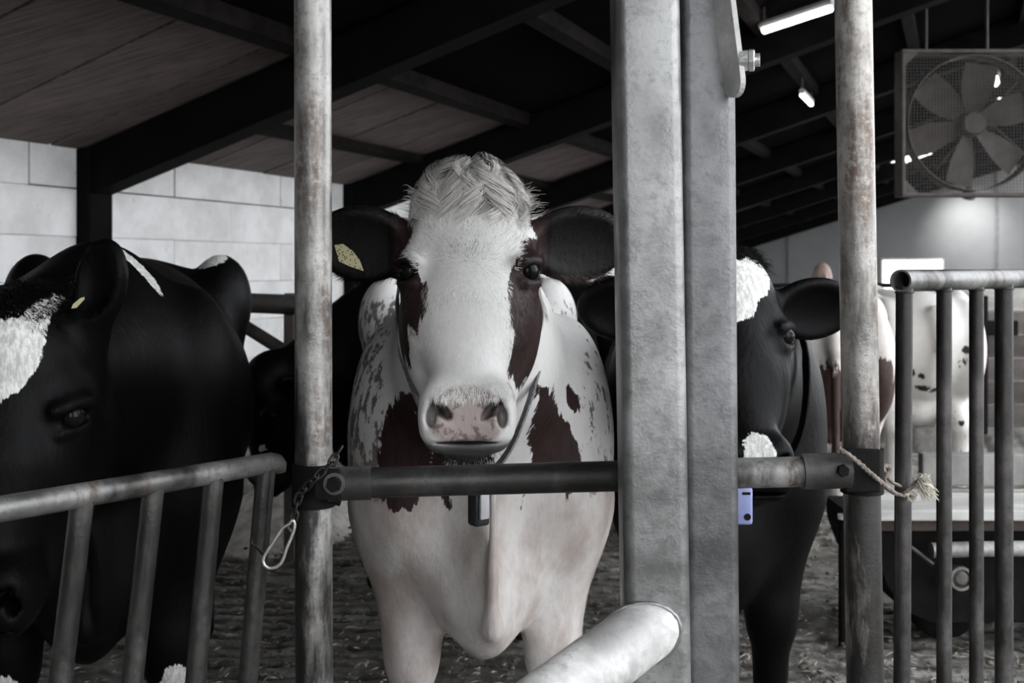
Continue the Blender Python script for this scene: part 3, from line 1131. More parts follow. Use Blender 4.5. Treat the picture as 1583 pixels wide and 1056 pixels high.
def head_common(VH):
    x, f, z = VH[:, 0], -VH[:, 1], VH[:, 2]
    pink = np.clip((np.maximum(0, 1 - np.sqrt((x / .080) ** 2 + ((z + .243) / .060) ** 2)) * 3.5), 0, 1) * np.clip((f - .150) / .03, 0, 1)
    # darker inside the nostrils
    nost = np.zeros(len(VH))
    for s in (-1, 1):
        u = (x - s * .045) * .743 + (z + .232) * s * .669
        w = -(x - s * .045) * s * .669 + (z + .232) * .743
        nost = np.maximum(nost, np.clip(1.45 - np.sqrt((u / .021) ** 2 + ((f - .185) / .030) ** 2 + (w / .009) ** 2), 0, 1))
        nost = np.maximum(nost, np.clip(1.25 - np.sqrt(((x - s * .060) / .008) ** 2 + ((f - .175) / .030) ** 2 + ((z + .246) / .016) ** 2), 0, .85))
    eye = np.zeros(len(VH))
    for s in (-1, 1):
        eye = np.maximum(eye, np.clip((1.35 - np.sqrt(((x - s * .118) / .026) ** 2 + ((f - .026) / .030) ** 2 + (z / .023) ** 2)) * 3, 0, 1))
    return x, f, z, pink, nost, eye

# ------------------------------------------------------------------ 1. the red and white cow that faces the camera
SH = 2.05 / F                                   # metres per picture pixel at her face
def hp(pts):
    return [((x - 725) * SH, (420 - y) * SH) for x, y in pts]
FACE = [hp([(560, 330), (628, 306), (636, 330), (634, 365), (626, 385), (631, 402), (645, 410), (657, 432), (663, 478), (655, 490),
            (648, 510), (637, 506), (633, 540), (629, 585), (605, 560), (560, 480)]),
        hp([(806, 312), (824, 305), (880, 345), (850, 372), (832, 372), (820, 350)]),
        hp([(829, 366), (806, 378), (800, 400), (789, 420), (785, 455), (787, 500), (785, 560), (791, 588), (801, 598), (880, 560), (900, 440), (880, 370)])]
SC = 2.36 / F
MX, MD = -0.072, 2.62                           # her shoulders
def cp(pts):
    return [((x - CX) * SC - MX, CAM_H + (HORIZON - y) * SC) for x, y in pts]
CHEST = [cp([(603, 606), (634, 604), (638, 640), (652, 690), (650, 750), (622, 795), (592, 802), (573, 780), (566, 730), (572, 680), (588, 640)]),
         cp([(812, 590), (836, 596), (846, 630), (872, 655), (893, 700), (897, 742), (878, 762), (846, 735), (815, 745), (805, 680)]),
         cp([(655, 680), (668, 690), (690, 800), (680, 806), (658, 745)]),
         cp([(798, 765), (808, 760), (800, 800), (792, 802)]), cp([(862, 756), (878, 756), (872, 786), (866, 788)]),
         cp([(868, 606), (880, 612), (892, 640), (884, 652), (872, 630)])]
def main_attr(V, VH):
    x, f, z, pink, nost, eye = head_common(VH)
    head = (np.abs(x) < .16) & (f > -.16) & (z > -.36)
    p = np.full(len(V), -.2)
    ph = np.max([poly_sd(x, z, q) for q in FACE], axis=0)
    ph = np.where(f > -.14, ph, -.2)
    p = np.where(head, np.maximum(ph, -.2), p)
    bx, bz, bf = V[:, 0], V[:, 2], -V[:, 1]
    pc = np.max([poly_sd(bx, bz, q) for q in CHEST], axis=0)
    isneck = ~head & (bf > -.25)
    p = np.where(isneck, pc, p)
    ear = np.clip((np.abs(x) - .140) / .012, 0, 1) * (z > -.05) * (z < .20) * np.clip((-f + .02) / .02, 0, 1) * (f > -.22)
    dark = np.maximum(nost, eye * 0.9)
    dark = np.maximum(dark, ear * 0.99)
    # dark hair under the lip
    lip = np.clip(1.3 - np.sqrt((x / .05) ** 2 + ((f - .13) / .06) ** 2 + ((z + .325) / .022) ** 2), 0, 1) * (z < -.299)
    dark = np.maximum(dark, np.clip(lip * 2.2, 0, .93))
    dark = np.maximum(dark, .86 * np.clip((-.284 - z) / .010, 0, 1) * np.clip((f - .07) / .04, 0, 1) * head)
    low = np.clip((.34 - bz) / .1, 0, 1) * (bf < -.6)
    dark = np.maximum(dark, np.where(bf < -.85, np.clip((.86 - bz) / .05, 0, 1), 0) * .97)
    speck = np.clip((np.abs(bx) - .17) / .07, 0, 1) * np.clip((1.30 - bz) / .1, 0, 1) * np.clip((bz - .72) / .1, 0, 1) * ~head * 1.08
    speck = np.maximum(speck, np.clip((.62 - bz) / .15, 0, 1) * .45 * ~head)
    speck = np.where(bx > 0, speck * .82, speck)
    speck = np.maximum(speck, (~head) * .3)
    chest_shade = np.clip((.93 - bz) / .12, 0, 1) * (bf > -.3) * ~head  # lower chest: shade and brownish skin tone put into the colour
    return dict(patch=p, dark=dark, pink=pink, speck=speck, chest_shade=chest_shade)

EARS_OUT = [((-.108, -.085, .052), (-1, -.18, .02), (-.25, 1, -.32), .185, .155),
            ((.108, -.085, .052), (1, -.18, .02), (.25, 1, -.32), .185, .155)]
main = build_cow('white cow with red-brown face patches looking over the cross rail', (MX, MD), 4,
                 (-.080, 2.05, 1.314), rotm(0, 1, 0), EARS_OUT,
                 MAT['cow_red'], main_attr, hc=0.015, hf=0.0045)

def main_hair_col(P_, PH, vi):
    n = len(P_)
    x, f, z = PH[:, 0], -PH[:, 1], PH[:, 2]
    j = RNG.normal(0, .0022, n)
    p = np.max([poly_sd(x, z, q) for q in FACE], axis=0) + j + .010 * (vnoise(x * 60 + 50, z * 25 + 50, 3) - .5)
    g_ = vnoise(x * 110 + 300, z * 45 + 300, 8)
    mid = np.exp(-(x / .035) ** 2) * np.clip((z + .02) / .05, 0, 1)
    lo_c = .66 - .36 * mid * (g_ > .5)
    w = (RNG.uniform(-1, 1, n) * .22 + lo_c + .14 * (g_ - .5) + .06)[:, None] * np.array([1, .98, .955])
    b = RNG.uniform(.016, .040, (n, 1)) * np.array([1, .55, .52])
    return np.where((p > 0)[:, None], b, w)
xh, fh, zh = main.VH[:, 0], -main.VH[:, 1], main.VH[:, 2]
facew = ((np.abs(xh) < .145) & (zh > -.21) & (zh < .2) & (fh > -.10)).astype(float)
for s in (-1, 1):
    facew *= (np.sqrt((xh - s * .115) ** 2 + (fh - .03) ** 2 + zh ** 2) > .031)
coat(main, 42000, facew, whorl_flow(), lambda p: np.where(p[:, 2] > .02, .020, .014), .0015, main_hair_col, 'face_hair', lift=.2, jitter=.18)

def ear_region(c, side=None):
    x, f, z = c.VH[:, 0], -c.VH[:, 1], c.VH[:, 2]
    return ((np.abs(x) > .135) & (z > -.09) & (z < .22) & (f < .02) & (f > -.26)).astype(float)
def ear_flow(PH):
    d = np.zeros_like(PH)
    d[:, 0] = np.sign(PH[:, 0]); d[:, 2] = np.where(PH[:, 2] > .045, .5, -.9); d[:, 1] = -.3
    return d
def ear_col(P_, PH, vi):
    n = len(P_)
    low = np.clip((.004 - PH[:, 2]) / .012, 0, 1)[:, None] * (PH[:, 0] > 0)[:, None]
    b = RNG.uniform(.0004, .0018, (n, 1)) * np.array([1, .62, .58])
    l = RNG.uniform(.05, .14, (n, 1)) * np.array([1, .78, .7])
    return b * (1 - low) + l * low
coat(main, 9000, ear_region(main), ear_flow, lambda p: np.where(p[:, 2] < .0, .022, .012), .0010, ear_col, 'ear_hair', lift=.35)

def tuft(c, n, zone, fall, lmin, lmax, colfn, name='poll_tuft', seg=7, width=.0016, curl=.012):
    """long curling hair on the poll"""
    x, f, z = c.VH[:, 0], -c.VH[:, 1], c.VH[:, 2]
    cand = np.where(zone(x, f, z))[0]
    vi = RNG.choice(cand, n)
    b = c.VH[vi] + RNG.normal(0, .004, (n, 3))
    nn = c.N[vi] @ c.R
    L = RNG.uniform(lmin, lmax, n)
    V = np.empty((n, (seg + 1) * 2, 3))
    d = nn * .8 + RNG.normal(0, .35, (n, 3))
    d /= np.linalg.norm(d, axis=1, keepdims=True)
    # locks: neighbours share a curl phase
    ph = vnoise(b[:, 0] * 45 + 90, b[:, 2] * 45 + 90, 17) * 12 + RNG.normal(0, .25, n)
    amp = curl * RNG.uniform(.4, 1.3, n)
    p = b.copy()
    tgt = fall(b)
    for i in range(seg + 1):
        t = i / seg
        dd = d * (1 - t) + tgt * (t + .25)
        dd /= np.linalg.norm(dd, axis=1, keepdims=True)
        if i:
            p = p + dd * (L / seg)[:, None]
        q = p.copy()
        q[:, 0] += amp * np.sin(ph + t * 5.5) * t
        q[:, 2] += amp * .7 * np.cos(ph * 1.3 + t * 5.0) * t
        wv = np.cross(dd, np.array([0, -1.0, .25])); wv /= np.linalg.norm(wv, axis=1, keepdims=True) + 1e-9
        w = (width * (1 - .8 * t) / 2)
        V[:, 2 * i] = q - wv * w; V[:, 2 * i + 1] = q + wv * w
    k = (seg + 1) * 2
    b0 = (np.arange(n) * k)[:, None]
    Fc = np.concatenate([b0 + np.array([[2 * i, 2 * i + 1, 2 * i + 3, 2 * i + 2]]) for i in range(seg)])
    VW = c.world(V.reshape(-1, 3) @ c.R.T + c.o)
    o = link(name, VW, Fc, MAT['hair'], c.ob, smooth=True)
    put_col(o, np.repeat(colfn(b), k, axis=0))
    return o

def tuft_fall(b):
    t = np.zeros_like(b)
    t[:, 0] = b[:, 0] * 6.0
    t[:, 1] = -.75                     # forwards
    t[:, 2] = -.75
    return t
def tuft_col(b):
    n = len(b)
    g = RNG.uniform(.40, .74, (n, 1))
    dk = (vnoise(b[:, 0] * 40 + 20, b[:, 2] * 40 + 20, 4) > .66)[:, None] & (RNG.random((n, 1)) < .7)
    return np.where(dk, g * .55, g) * np.array([1, .955, .90])
def dome_tuft(c, clumps, per, centre, rad, seg=8, width=.0021):
    """curly forelock: locks that run over the dome of the poll and hang on the forehead"""
    rg = np.random.default_rng(21)
    VV, CC = [], []
    cen = np.array([centre[0], -centre[1], centre[2]])
    for k in range(clumps):
        ph = rg.uniform(-2.0, 2.0)
        t0 = rg.uniform(.05, .85); t1 = t0 + rg.uniform(.40, .72) * (1 if abs(ph) < 1.2 else .8)
        sway, swp = rg.uniform(.12, .36), rg.uniform(0, 6.3)
        g = rg.uniform(.44, .82) * (0.42 if rg.random() < .22 else 1)
        lift_k = rg.uniform(.0, .13)
        for q in range(per):
            dph, dt = rg.normal(0, .085), rg.normal(0, .06)
            w = width * rg.uniform(.7, 1.3)
            row = []
            off = rg.uniform(.0, .05) + lift_k
            for i in range(seg + 1):
                u = i / seg
                th = t0 + dt + (t1 - t0) * u
                p_ = ph + dph * (1.15 - u) + sway * math.sin(swp + u * 6.0) * u
                r = 1.0 + off * math.sin(u * math.pi * .8) + .07 * math.sin(swp * 2 + u * 6) * u
                row.append(cen + r * np.array([rad[0] * math.sin(th) * math.sin(p_), -rad[1] * math.sin(th) * math.cos(p_), rad[2] * math.cos(th)]))
            row = np.array(row)
            d = np.gradient(row, axis=0)
            nrm = (row - cen) / np.array(rad) ** 2
            wv = np.cross(d, nrm); wv /= np.linalg.norm(wv, axis=1, keepdims=True) + 1e-9
            ww = (w * (1 - .75 * np.linspace(0, 1, seg + 1)) / 2)[:, None]
            vv = np.empty(((seg + 1) * 2, 3)); vv[0::2] = row - wv * ww; vv[1::2] = row + wv * ww
            VV.append(vv)
            CC.append(np.tile(g * rg.uniform(.55, 1.22) * np.array([1, .96, .905]), ((seg + 1) * 2, 1)))
    n = len(VV); k = (seg + 1) * 2
    b0 = (np.arange(n) * k)[:, None]
    Fc = np.concatenate([b0 + np.array([[2 * i, 2 * i + 1, 2 * i + 3, 2 * i + 2]]) for i in range(seg)])
    o = link('poll_tuft', c.world(np.concatenate(VV) @ c.R.T + c.o), Fc, MAT['hair'], c.ob, smooth=True)
    put_col(o, np.concatenate(CC))
    return o
dome_tuft(main, 170, 38, (0, -.072, .078), (.110, .116, .129))
def side_fall(b):
    t = np.zeros_like(b)
    t[:, 0] = np.sign(b[:, 0]) * 1.0; t[:, 2] = .12; t[:, 1] = -.2
    return t
for sd in (-1, 1):
    tuft(main, 90, lambda x, f, z: (z > .105) & (z < .150) & (x * sd > .070) & (x * sd < .13) & (f < -.01) & (f > -.12), side_fall, .02, .05, tuft_col, 'side_tuft', width=.0014, curl=.006)
# chin whiskers
tuft(main, 320, lambda x, f, z: (z < -.312) & (np.abs(x) < .045) & (f > .07), lambda b: np.tile(np.array([0, -.1, -1.0]), (len(b), 1)), .008, .02,
     lambda b: RNG.uniform(.008, .03, (len(b), 1)) * np.ones(3), 'chin_whiskers', width=.0011, curl=.002)

# ------------------------------------------------------------------ 2. the black cow on the left
def left_attr(V, VH):
    x, f, z, pink, nost, eye = head_common(VH)
    head = (np.abs(x) < .17) & (f > -.2) & (z > -.37) & (z < .22)
    s = 1.95 / F
    blaze = [((a - 15) * s, (624 - b) * s) for a, b in [(-60, 480), (-10, 475), (5, 484), (38, 480), (48, 468), (72, 466), (75, 500), (72, 540), (58, 565), (40, 580), (15, 603), (2, 580), (-40, 545), (-66, 510)]]
    p = np.where(head & (f > -.1), poly_sd(x, z, blaze), -.3)
    bx, by, bz = V[:, 0], V[:, 1], V[:, 2]
    # thin white lines over the withers and a white mark on the hip
    def seg(a, b, r):
        a, b = np.array(a), np.array(b)
        t = np.clip(((V - a) @ (b - a)) / ((b - a) @ (b - a)), 0, 1)
        return r * (1 - .5 * np.abs(2 * t - 1)) - np.linalg.norm(V - a - t[:, None] * (b - a), axis=1)
    p = np.maximum(p, np.where(head, -.3, seg((.03, .02, 1.31), (.15, -.10, 1.20), .026)))
    p = np.maximum(p, np.where(head, -.3, seg((-.14, .05, 1.27), (-.03, -.02, 1.31), .02)))
    p = np.maximum(p, np.where(by > .8, .045 - np.linalg.norm((V - np.array([.25, 1.03, 1.26])) * [1, .8, 1], axis=1), -.3))
    for (cx, cz, r) in ((-.165, .36, .040), (.06, .37, .03), (.175, .35, .038)):
        p = np.maximum(p, np.where(by < .4, r - np.sqrt((bx - cx) ** 2 + (bz - cz) ** 2 * .5), -.3))
    dark = np.maximum(nost, eye * .9)
    return dict(patch=p, dark=dark, pink=pink * .0)
EARS_LEFT = [((-.108, -.085, .052), (-1, -.3, -.35), (-.2, 1, -.2), .17, .12),
             ((.122, -.075, .135), (.20, -.10, 1), (-.42, 1, .0), .135, .10)]
left = build_cow('black cow with a white blaze behind the leaning gate', (-.96, 2.52), 15,
                 (-.888, 1.95, 1.064), rotm(12, 2, 0), EARS_LEFT,
                 MAT['cow_black'], left_attr, hc=0.02, hf=0.0060, scale=1.06)

# ------------------------------------------------------------------ 3. the black cow behind the box column
def right_attr(V, VH):
    x, f, z, pink, nost, eye = head_common(VH)
    head = (np.abs(x) < .17) & (f > -.2) & (z > -.37) & (z < .22)
    s = 2.30 / F
    star = [((a - 1130) * s, (520 - b) * s) for a, b in [(1060, 400), (1142, 402), (1155, 398), (1172, 404), (1186, 400), (1197, 398), (1199, 412), (1192, 440), (1184, 452), (1166, 462), (1160, 476), (1142, 492), (1100, 500), (1065, 450)]]
    p = np.where(head & (f > -.12), poly_sd(x, z, star), -.3)
    # pale skin beside the nostril
    p = np.maximum(p, np.where(f > .12, .030 - np.sqrt((x - .004) ** 2 + (z + .205) ** 2), -.3))
    dark = np.maximum(nost, eye * .9)
    return dict(patch=p, dark=dark, pink=pink * .0)
right = build_cow('black cow with a white star half hidden behind the box column', (.530, 2.88), -5,
                  (.457, 2.30, 1.178), rotm(0, 3, 0), [((-.108, -.085, .052), (-1, -.18, .02), (-.25, 1, -.32), .185, .15), ((.108, -.085, .050), (1, -.18, .03), (.25, 1, -.30), .185, .145)],
                  MAT['cow_black'], right_attr, hc=0.02, hf=0.0065, ridge=False, wide=.86)

def hair_from_attr(c, white=(.60, .72), black=(.0015, .005), tint=(1, .98, .95)):
    def fn(P_, PH, vi):
        n = len(P_)
        p = c.at['patch'][vi] + RNG.normal(0, .003, n)
        w = RNG.uniform(white[0], white[1], (n, 1)) * np.array(tint)
        b = RNG.uniform(black[0], black[1], (n, 1)) * np.ones(3)
        return np.where((p > 0)[:, None], w, b)
    return fn
for c, n in ((left, 14000), (right, 9000)):
    xh, fh, zh = c.VH[:, 0], -c.VH[:, 1], c.VH[:, 2]
    fw = ((np.abs(xh) < .145) & (zh > -.2) & (zh < .2) & (fh > -.10)).astype(float)
    for s in (-1, 1):
        fw *= (np.sqrt((xh - s * .115) ** 2 + (fh - .03) ** 2 + zh ** 2) > .034)
    coat(c, n, fw, whorl_flow(), lambda p: np.full(len(p), .012), .0012, hair_from_attr(c), 'face_hair', lift=.09, jitter=.15)
    tuft(c, 1100, lambda x, f, z: (z > .145) & (np.abs(x) < .09) & (f < .0) & (f > -.15), tuft_fall, .012, .028, lambda b: RNG.uniform(.0015, .006, (len(b), 1)) * np.ones(3), width=.0016)

# ------------------------------------------------------------------ 4. the black cow lowering its head behind the left post
def plain_black(V, VH):
    x, f, z, pink, nost, eye = head_common(VH)
    p = np.where((f > .1) & (z > -.2), .015 - np.sqrt((x - .06) ** 2 + (z + .1) ** 2), -.3)
    return dict(patch=p, dark=np.maximum(nost, eye * .9), pink=pink * .0)
behind = build_cow('black cow lowering its head behind the left steel post', (-.52, 4.72), -78,
                   (-1.02, 4.52, .74), rotm(35, -50, 0), EARS_OUT,
                   MAT['cow_black'], plain_black, hc=0.025, hf=0.012, ridge=False)

# ------------------------------------------------------------------ 5. spotted cow, 6. brown and white cow further back
def spotted_attr(V, VH):
    rng = np.random.default_rng(5)
    p = np.full(len(V), -.3)
    for i in range(110):
        c = np.array([rng.uniform(-.36, .36), rng.uniform(.7, 1.62), rng.uniform(.5, 1.25)])
        r = rng.uniform(.018, .042)
        p = np.maximum(p, r - np.linalg.norm((V - c) * [.6, 1, .8], axis=1))
    x, f, z, pink, nost, eye = head_common(VH)
    return dict(patch=p, dark=np.maximum(nost, eye), pink=pink, speck=np.clip((.95 - V[:, 2]) / .4, 0, 1) * .9)
spotted = build_cow('white cow with small black spots behind the right gate', (2.42, 7.45), 176,
                    (2.44, 8.0, 1.05), rotm(15, 176, 0), EARS_OUT,
                    MAT['cow_spotted'], spotted_attr, hc=0.028, hf=0.014, ridge=False, scale=.93)
MAT['cow_brown'] = M_cow('brown_and_white_coat', (0.60, 0.56, 0.52), (0.05, 0.030, 0.025), grey=(0.2, 0.15, 0.12), edge=0.10)
def brown_attr(V, VH):
    rng = np.random.default_rng(11)
    p = np.full(len(V), -.3)
    for i in range(16):
        c = np.array([rng.choice([-1, 1]) * rng.uniform(.08, .35), rng.uniform(-.25, 1.6), rng.uniform(.5, 1.2)])
        p = np.maximum(p, rng.uniform(.08, .17) - np.linalg.norm((V - c) * [.6, 1, .8], axis=1))
    for c, r in (((-.12, 1.5, .72), .20), ((.2, 1.45, .85), .15), ((-.2, 1.3, .95), .10)):
        p = np.maximum(p, r - np.linalg.norm((V - np.array(c)) * [.8, .6, .7], axis=1))
    x, f, z, pink, nost, eye = head_common(VH)
    return dict(patch=p, dark=np.maximum(nost, eye), pink=pink, speck=np.full(len(V), .6))
brown = build_cow('brown and white cow standing behind the black cow\'s ear', (1.60, 6.40), 174,
                  (1.63, 6.9, .90), rotm(25, 174, 0), EARS_OUT,
                  MAT['cow_brown'], brown_attr, hc=0.028, hf=0.014, ridge=False, scale=.93)

# ================================================================== STEELWORK IN FRONT
def vpost(name, px_top, px_bot, d, r, mat, z_top=2.5, parent=None):
    """round upright that passes through px_top at the picture's upper edge and px_bot at its lower edge"""
    a, b = P(px_top, 0, d), P(px_bot, 1056, d)
    k = (a[0] - b[0]) / (a[2] - b[2])
    zs = np.linspace(-0.03, z_top, 14)
    pts = [(b[0] + k * (z - b[2]), d, z) for z in zs]
    v, f = tube(pts, r, 28)
    return link(name, v, f, mat, parent, smooth=True, auto=40)

PD = 1.80
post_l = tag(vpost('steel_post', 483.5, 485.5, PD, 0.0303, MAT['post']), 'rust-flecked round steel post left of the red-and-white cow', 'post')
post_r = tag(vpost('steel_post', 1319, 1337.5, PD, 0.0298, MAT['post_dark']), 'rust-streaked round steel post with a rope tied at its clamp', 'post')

def ring(c, axis_, r, w, mat, parent, name, wall=0.004, seg=28):
    c = np.asarray(c, float); ax_ = np.asarray(axis_, float); ax_ /= np.linalg.norm(ax_)
    v, f = hollow_tube(c - ax_ * w / 2, c + ax_ * w / 2, r + wall, wall + 0.002, seg)
    return link(name, v, f, mat, parent, smooth=True, auto=40)

# ------------------------------------------------------------------ cross rail with its sleeves and clamps
rail = empty('cross_rail', P(900, 735, PD))
tag(rail, 'dark horizontal pipe rail clamped between the two round posts', 'rail')
yb = PD - 0.002
pL, pM, pR = P(512, 749, PD - .035), P(965, 735, PD - .01), P(1312, 727, PD - .03)
a0, a1 = P(560, 746.5, PD - .03), P(1010, 734.5, PD - .02)
v, f = tube([a0, a1], 0.0245, 28); link('pipe', v, f, MAT['rail'], rail, smooth=True, auto=40)
b0, b1 = P(1008, 734.5, PD - .02), P(1250, 729, PD - .03)
v, f = tube([b0, b1], 0.0243, 28); link('pipe', v, f, MAT['rail_light'], rail, smooth=True, auto=40)
def sleeve(p, q, r, parent):
    v, f = hollow_tube(p, q, r, 0.005, 28)
    return link('sleeve', v, f, MAT['sleeve'], parent, smooth=True, auto=40)
s1 = sleeve(P(508, 748.5, PD - .035), P(574, 746.3, PD - .03), 0.0272, rail)
s2 = sleeve(P(1239, 728.8, PD - .03), P(1312, 727.4, PD - .03), 0.0285, rail)
# flattened ear of the left sleeve with its bolt
c = P(505, 748, PD - .062)
v, f = rbox(c + np.array([-.020, -.004, -.026]), c + np.array([.022, .004, .024]), 0.003, 2)
ear_ = link('sleeve_lug', v, f, MAT['clamp'], rail)
v, f = hexprism(P(517, 748, PD - .066), (0, -1, 0), 0.0125, 0.010); link('bolt', v, f, MAT['clamp'], rail)
ring(P(517, 748, PD - .066), (0, 1, 0), 0.0135, 0.004, MAT['sleeve'], rail, 'washer')
# clamps round the posts
ring(P(485, 749, PD), (0, 0, 1), 0.0312, 0.070, MAT['clamp'], rail, 'post_clamp')
ring(P(1332.5, 727, PD), (0, 0, 1), 0.0306, 0.072, MAT['clamp'], rail, 'post_clamp')
v, f = hexprism(P(1302, 727, PD - .056), (0, -1, 0), 0.010, 0.009); link('bolt', v, f, MAT['clamp'], rail)
c = P(1326, 727, PD - .034)
v, f = rbox(c + np.array([-.022, -.010, -.034]), c + np.array([.034, .0, .035]), 0.003, 2)
link('clamp_plate', v, f, MAT['clamp'], rail)
# tie-back lip at the foot of the left clamp
v, f = tube([P(505, 772, PD - .036), P(526, 778, PD - .04)], 0.005, 10); link('clamp_pin', v, f, MAT['clamp'], rail, smooth=True, auto=40)

# ------------------------------------------------------------------ box column with the rear tube, bracket plate and welded pipe
D1 = 1.60
col_ = empty('box_column', P(1010, 1056, D1) * [1, 1, 0])
tag(col_, 'broad galvanised box-section column with a bracket in front of the black cow', 'column')
def lean_box(px0, px1, top_shift, d0, d1, bev, name, mat, z1=2.5):
    """px0/px1: edges at the foot of the picture at distance d0; top_shift: how far the top leans (pixels)"""
    x0, x1 = (px0 - CX) / F * d0, (px1 - CX) / F * d0
    v, f = rbox((x0, d0, -0.03), (x1, d1, z1), bev, 3)
    zb = P(0, 1056, d0)[2]; zt = P(0, 0, d0)[2]
    k = top_shift / F * d0 / (zt - zb)
    v = [(p[0] + k * (p[2] - zb), p[1], p[2]) for p in v]
    return link(name, v, f, mat, col_, smooth=True, auto=40)
lean_box(969, 1071, -18, D1, D1 + .10, 0.016, 'front_box', MAT['galv'])
lean_box(1062, 1146, -8, D1 + .075, D1 + .155, 0.014, 'rear_tube', MAT['galv_dark'])
# bracket plate seen nearly edge-on, with its hexagon bolt
def plate():
    # profile in (depth, height), rounded foot; thickness in x, leaning with height
    prof = []
    n = 10
    zc, r = P(0, 118, 1.62)[2], 0.026
    for i in range(n + 1):
        t = math.pi + math.pi * i / n
        prof.append((r * math.cos(t), zc + r * math.sin(t)))
    top = 2.3
    prof += [(r, top), (-r, top)]
    v = []
    xb, xt = P(1137, 118, 1.62)[0], P(1122, 0, 1.62)[0]
    z0, z1 = zc, P(0, 0, 1.62)[2]
    for side in (0, 1):
        for (y, z) in prof:
            x = xb + (xt - xb) * (z - z0) / (z1 - z0) + side * 0.0075
            v.append((x - y * .36, 1.655 + y, z))
    m = len(prof)
    f = [list(range(m))[::-1], [m + i for i in range(m)]]
    f += [[i, (i + 1) % m, m + (i + 1) % m, m + i] for i in range(m)]
    return v, f
v, f = plate(); link('bracket_plate', v, f, MAT['galv_light'], col_, smooth=False)
bp = P(1144, 94, 1.64)
v, f = hexprism(bp, (1, -.25, 0), 0.0165, 0.0135); nut = link('nut', v, f, MAT['bolt'], col_)
v, f = hexprism(bp + np.array([.013, -.003, 0]), (1, -.25, 0), 0.0175, 0.008); link('bolt_head', v, f, MAT['bolt'], nut)
v, f = tube([bp + np.array([.02, -.005, 0]), bp + np.array([.028, -.007, 0])], 0.010, 16); link('bolt_end', v, f, MAT['bolt'], nut, smooth=True, auto=40)
# the pale pipe welded to the column's face
p0 = P(990, 980, 1.603)
dirv = P(990 - 318, 980 + 242, 1.30) - p0; dirv /= np.linalg.norm(dirv)
v, f = tube([p0 - dirv * .06, p0 + dirv * .3, p0 + dirv * .85], 0.0455, 36)
pipe_ = link('welded_pipe', v, f, MAT['galv_light'], col_, smooth=True, auto=40)
# weld bead where pipe meets the plate
bead = []
for i in range(40):
    t = 2 * math.pi * i / 40
    a_, b_ = frame_for(dirv)
    q = p0 + 0.0458 * (math.cos(t) * a_ + math.sin(t) * b_)
    q = q - dirv * ((q[1] - D1 + .002) / dirv[1])
    bead.append(q)
v, f = tube(bead, [0.0030 + 0.0008 * math.sin(i * 2.7) for i in range(40)], 8, closed=True)
link('weld_bead', v, f, MAT['galv'], pipe_, smooth=True)

# ------------------------------------------------------------------ leaning gate on the left
gate = empty('tubular_gate', P(250, 750, 1.7) * [1, 1, 0])
tag(gate, 'sagging tubular steel gate in front of the black cow on the left', 'gate')
gr = P(420, 715.5, 1.86); gl = P(60, 777, 1.505)
gd = gr - gl; L_ = np.linalg.norm(gd); gd /= L_
end_l = gl - gd * 1.1
pts = [end_l, gr + gd * .0, gr + gd * .012 - np.array([0, 0, .004]), gr + gd * .020 - np.array([0, 0, .015])]
v, f = tube([end_l, gl, gr, gr + gd * .010 - np.array([0, 0, .002]), gr + gd * .017 - np.array([0, 0, .008]), gr + gd * .019 - np.array([0, 0, .018])],
            [.0175, .0175, .0175, .0165, .0140, .0100], 24)
link('top_rail', v, f, MAT['gate'], gate, smooth=True)
bars = [((128, 772), (93, 1056), 1.52), ((238, 752), (204, 1056), 1.63), ((331, 738), (302, 1056), 1.73), ((412, 724), (383, 1056), 1.83)]
foot = []
for (t_, b_, d_) in bars:
    px_ = t_[0]
    tt = (( (px_ - CX) / F) * gl[1] - gl[0]) / (gd[0] - (px_ - CX) / F * gd[1])
    a_ = gl + gd * tt; d_ = a_[1]; k = P(*b_, d_)
    dv = (k - a_) / np.linalg.norm(k - a_)
    e = a_ + dv * ((a_[2] - .12) / -dv[2])
    v, f = tube([a_ - dv * .004, e], 0.0162, 20)
    br = link('bar', v, f, MAT['gate_bar'], gate, smooth=True, auto=40)
    foot.append(e)
step = (foot[0] - foot[3]) / 3
a_top = P(*bars[0][0], 1.52)
for k in range(1, 8):
    # the gate goes on out of the picture
    t0 = gl - gd * (.135 * k + .06); e = foot[0] + step * k * 1.15
    if np.linalg.norm(t0 - gl) > 1.05: break
    if P(0, 0, 1)[0] and (t0[0] / t0[1] * F + CX) > -30: continue
    v, f = tube([t0, e], 0.0162, 16); link('bar', v, f, MAT['gate_bar'], gate, smooth=True, auto=40)
v, f = tube([foot[3], foot[0], foot[0] + step * 8.2], 0.0175, 20)
link('bottom_rail', v, f, MAT['gate'], gate, smooth=True, auto=40)

# ------------------------------------------------------------------ chain and snap hook
def link_mesh(c, d, n, L, W, r, seg=18):
    """oval chain link centred at c, long axis d, lying in the plane with normal n"""
    d = d / np.linalg.norm(d); n = n - d * (n @ d); n /= np.linalg.norm(n)
    w = np.cross(n, d)
    pts = []
    for i in range(seg):
        t = 2 * math.pi * i / seg
        pts.append(c + d * ((L - W) / 2 * np.sign(math.cos(t)) * min(1, abs(math.cos(t)) * 3) + W / 2 * math.cos(t)) + w * (W / 2 * math.sin(t)))
    return tube(pts, r, 8, closed=True)
chain = empty('chain', P(455, 790, 1.75))
tag(chain, 'thin black chain hanging from the left post clamp', 'chain')
path = [P(528, 692, PD - .075), P(512, 716, PD - .080), P(495, 732, PD - .082), P(478, 748, PD - .078), P(464, 762, PD - .070), P(459, 778, PD - .070), P(456, 794, PD - .070), P(453, 806, PD - .070)]
cum = [0]
for i in range(len(path) - 1): cum.append(cum[-1] + np.linalg.norm(path[i + 1] - path[i]))
nl = int(cum[-1] / 0.0135)
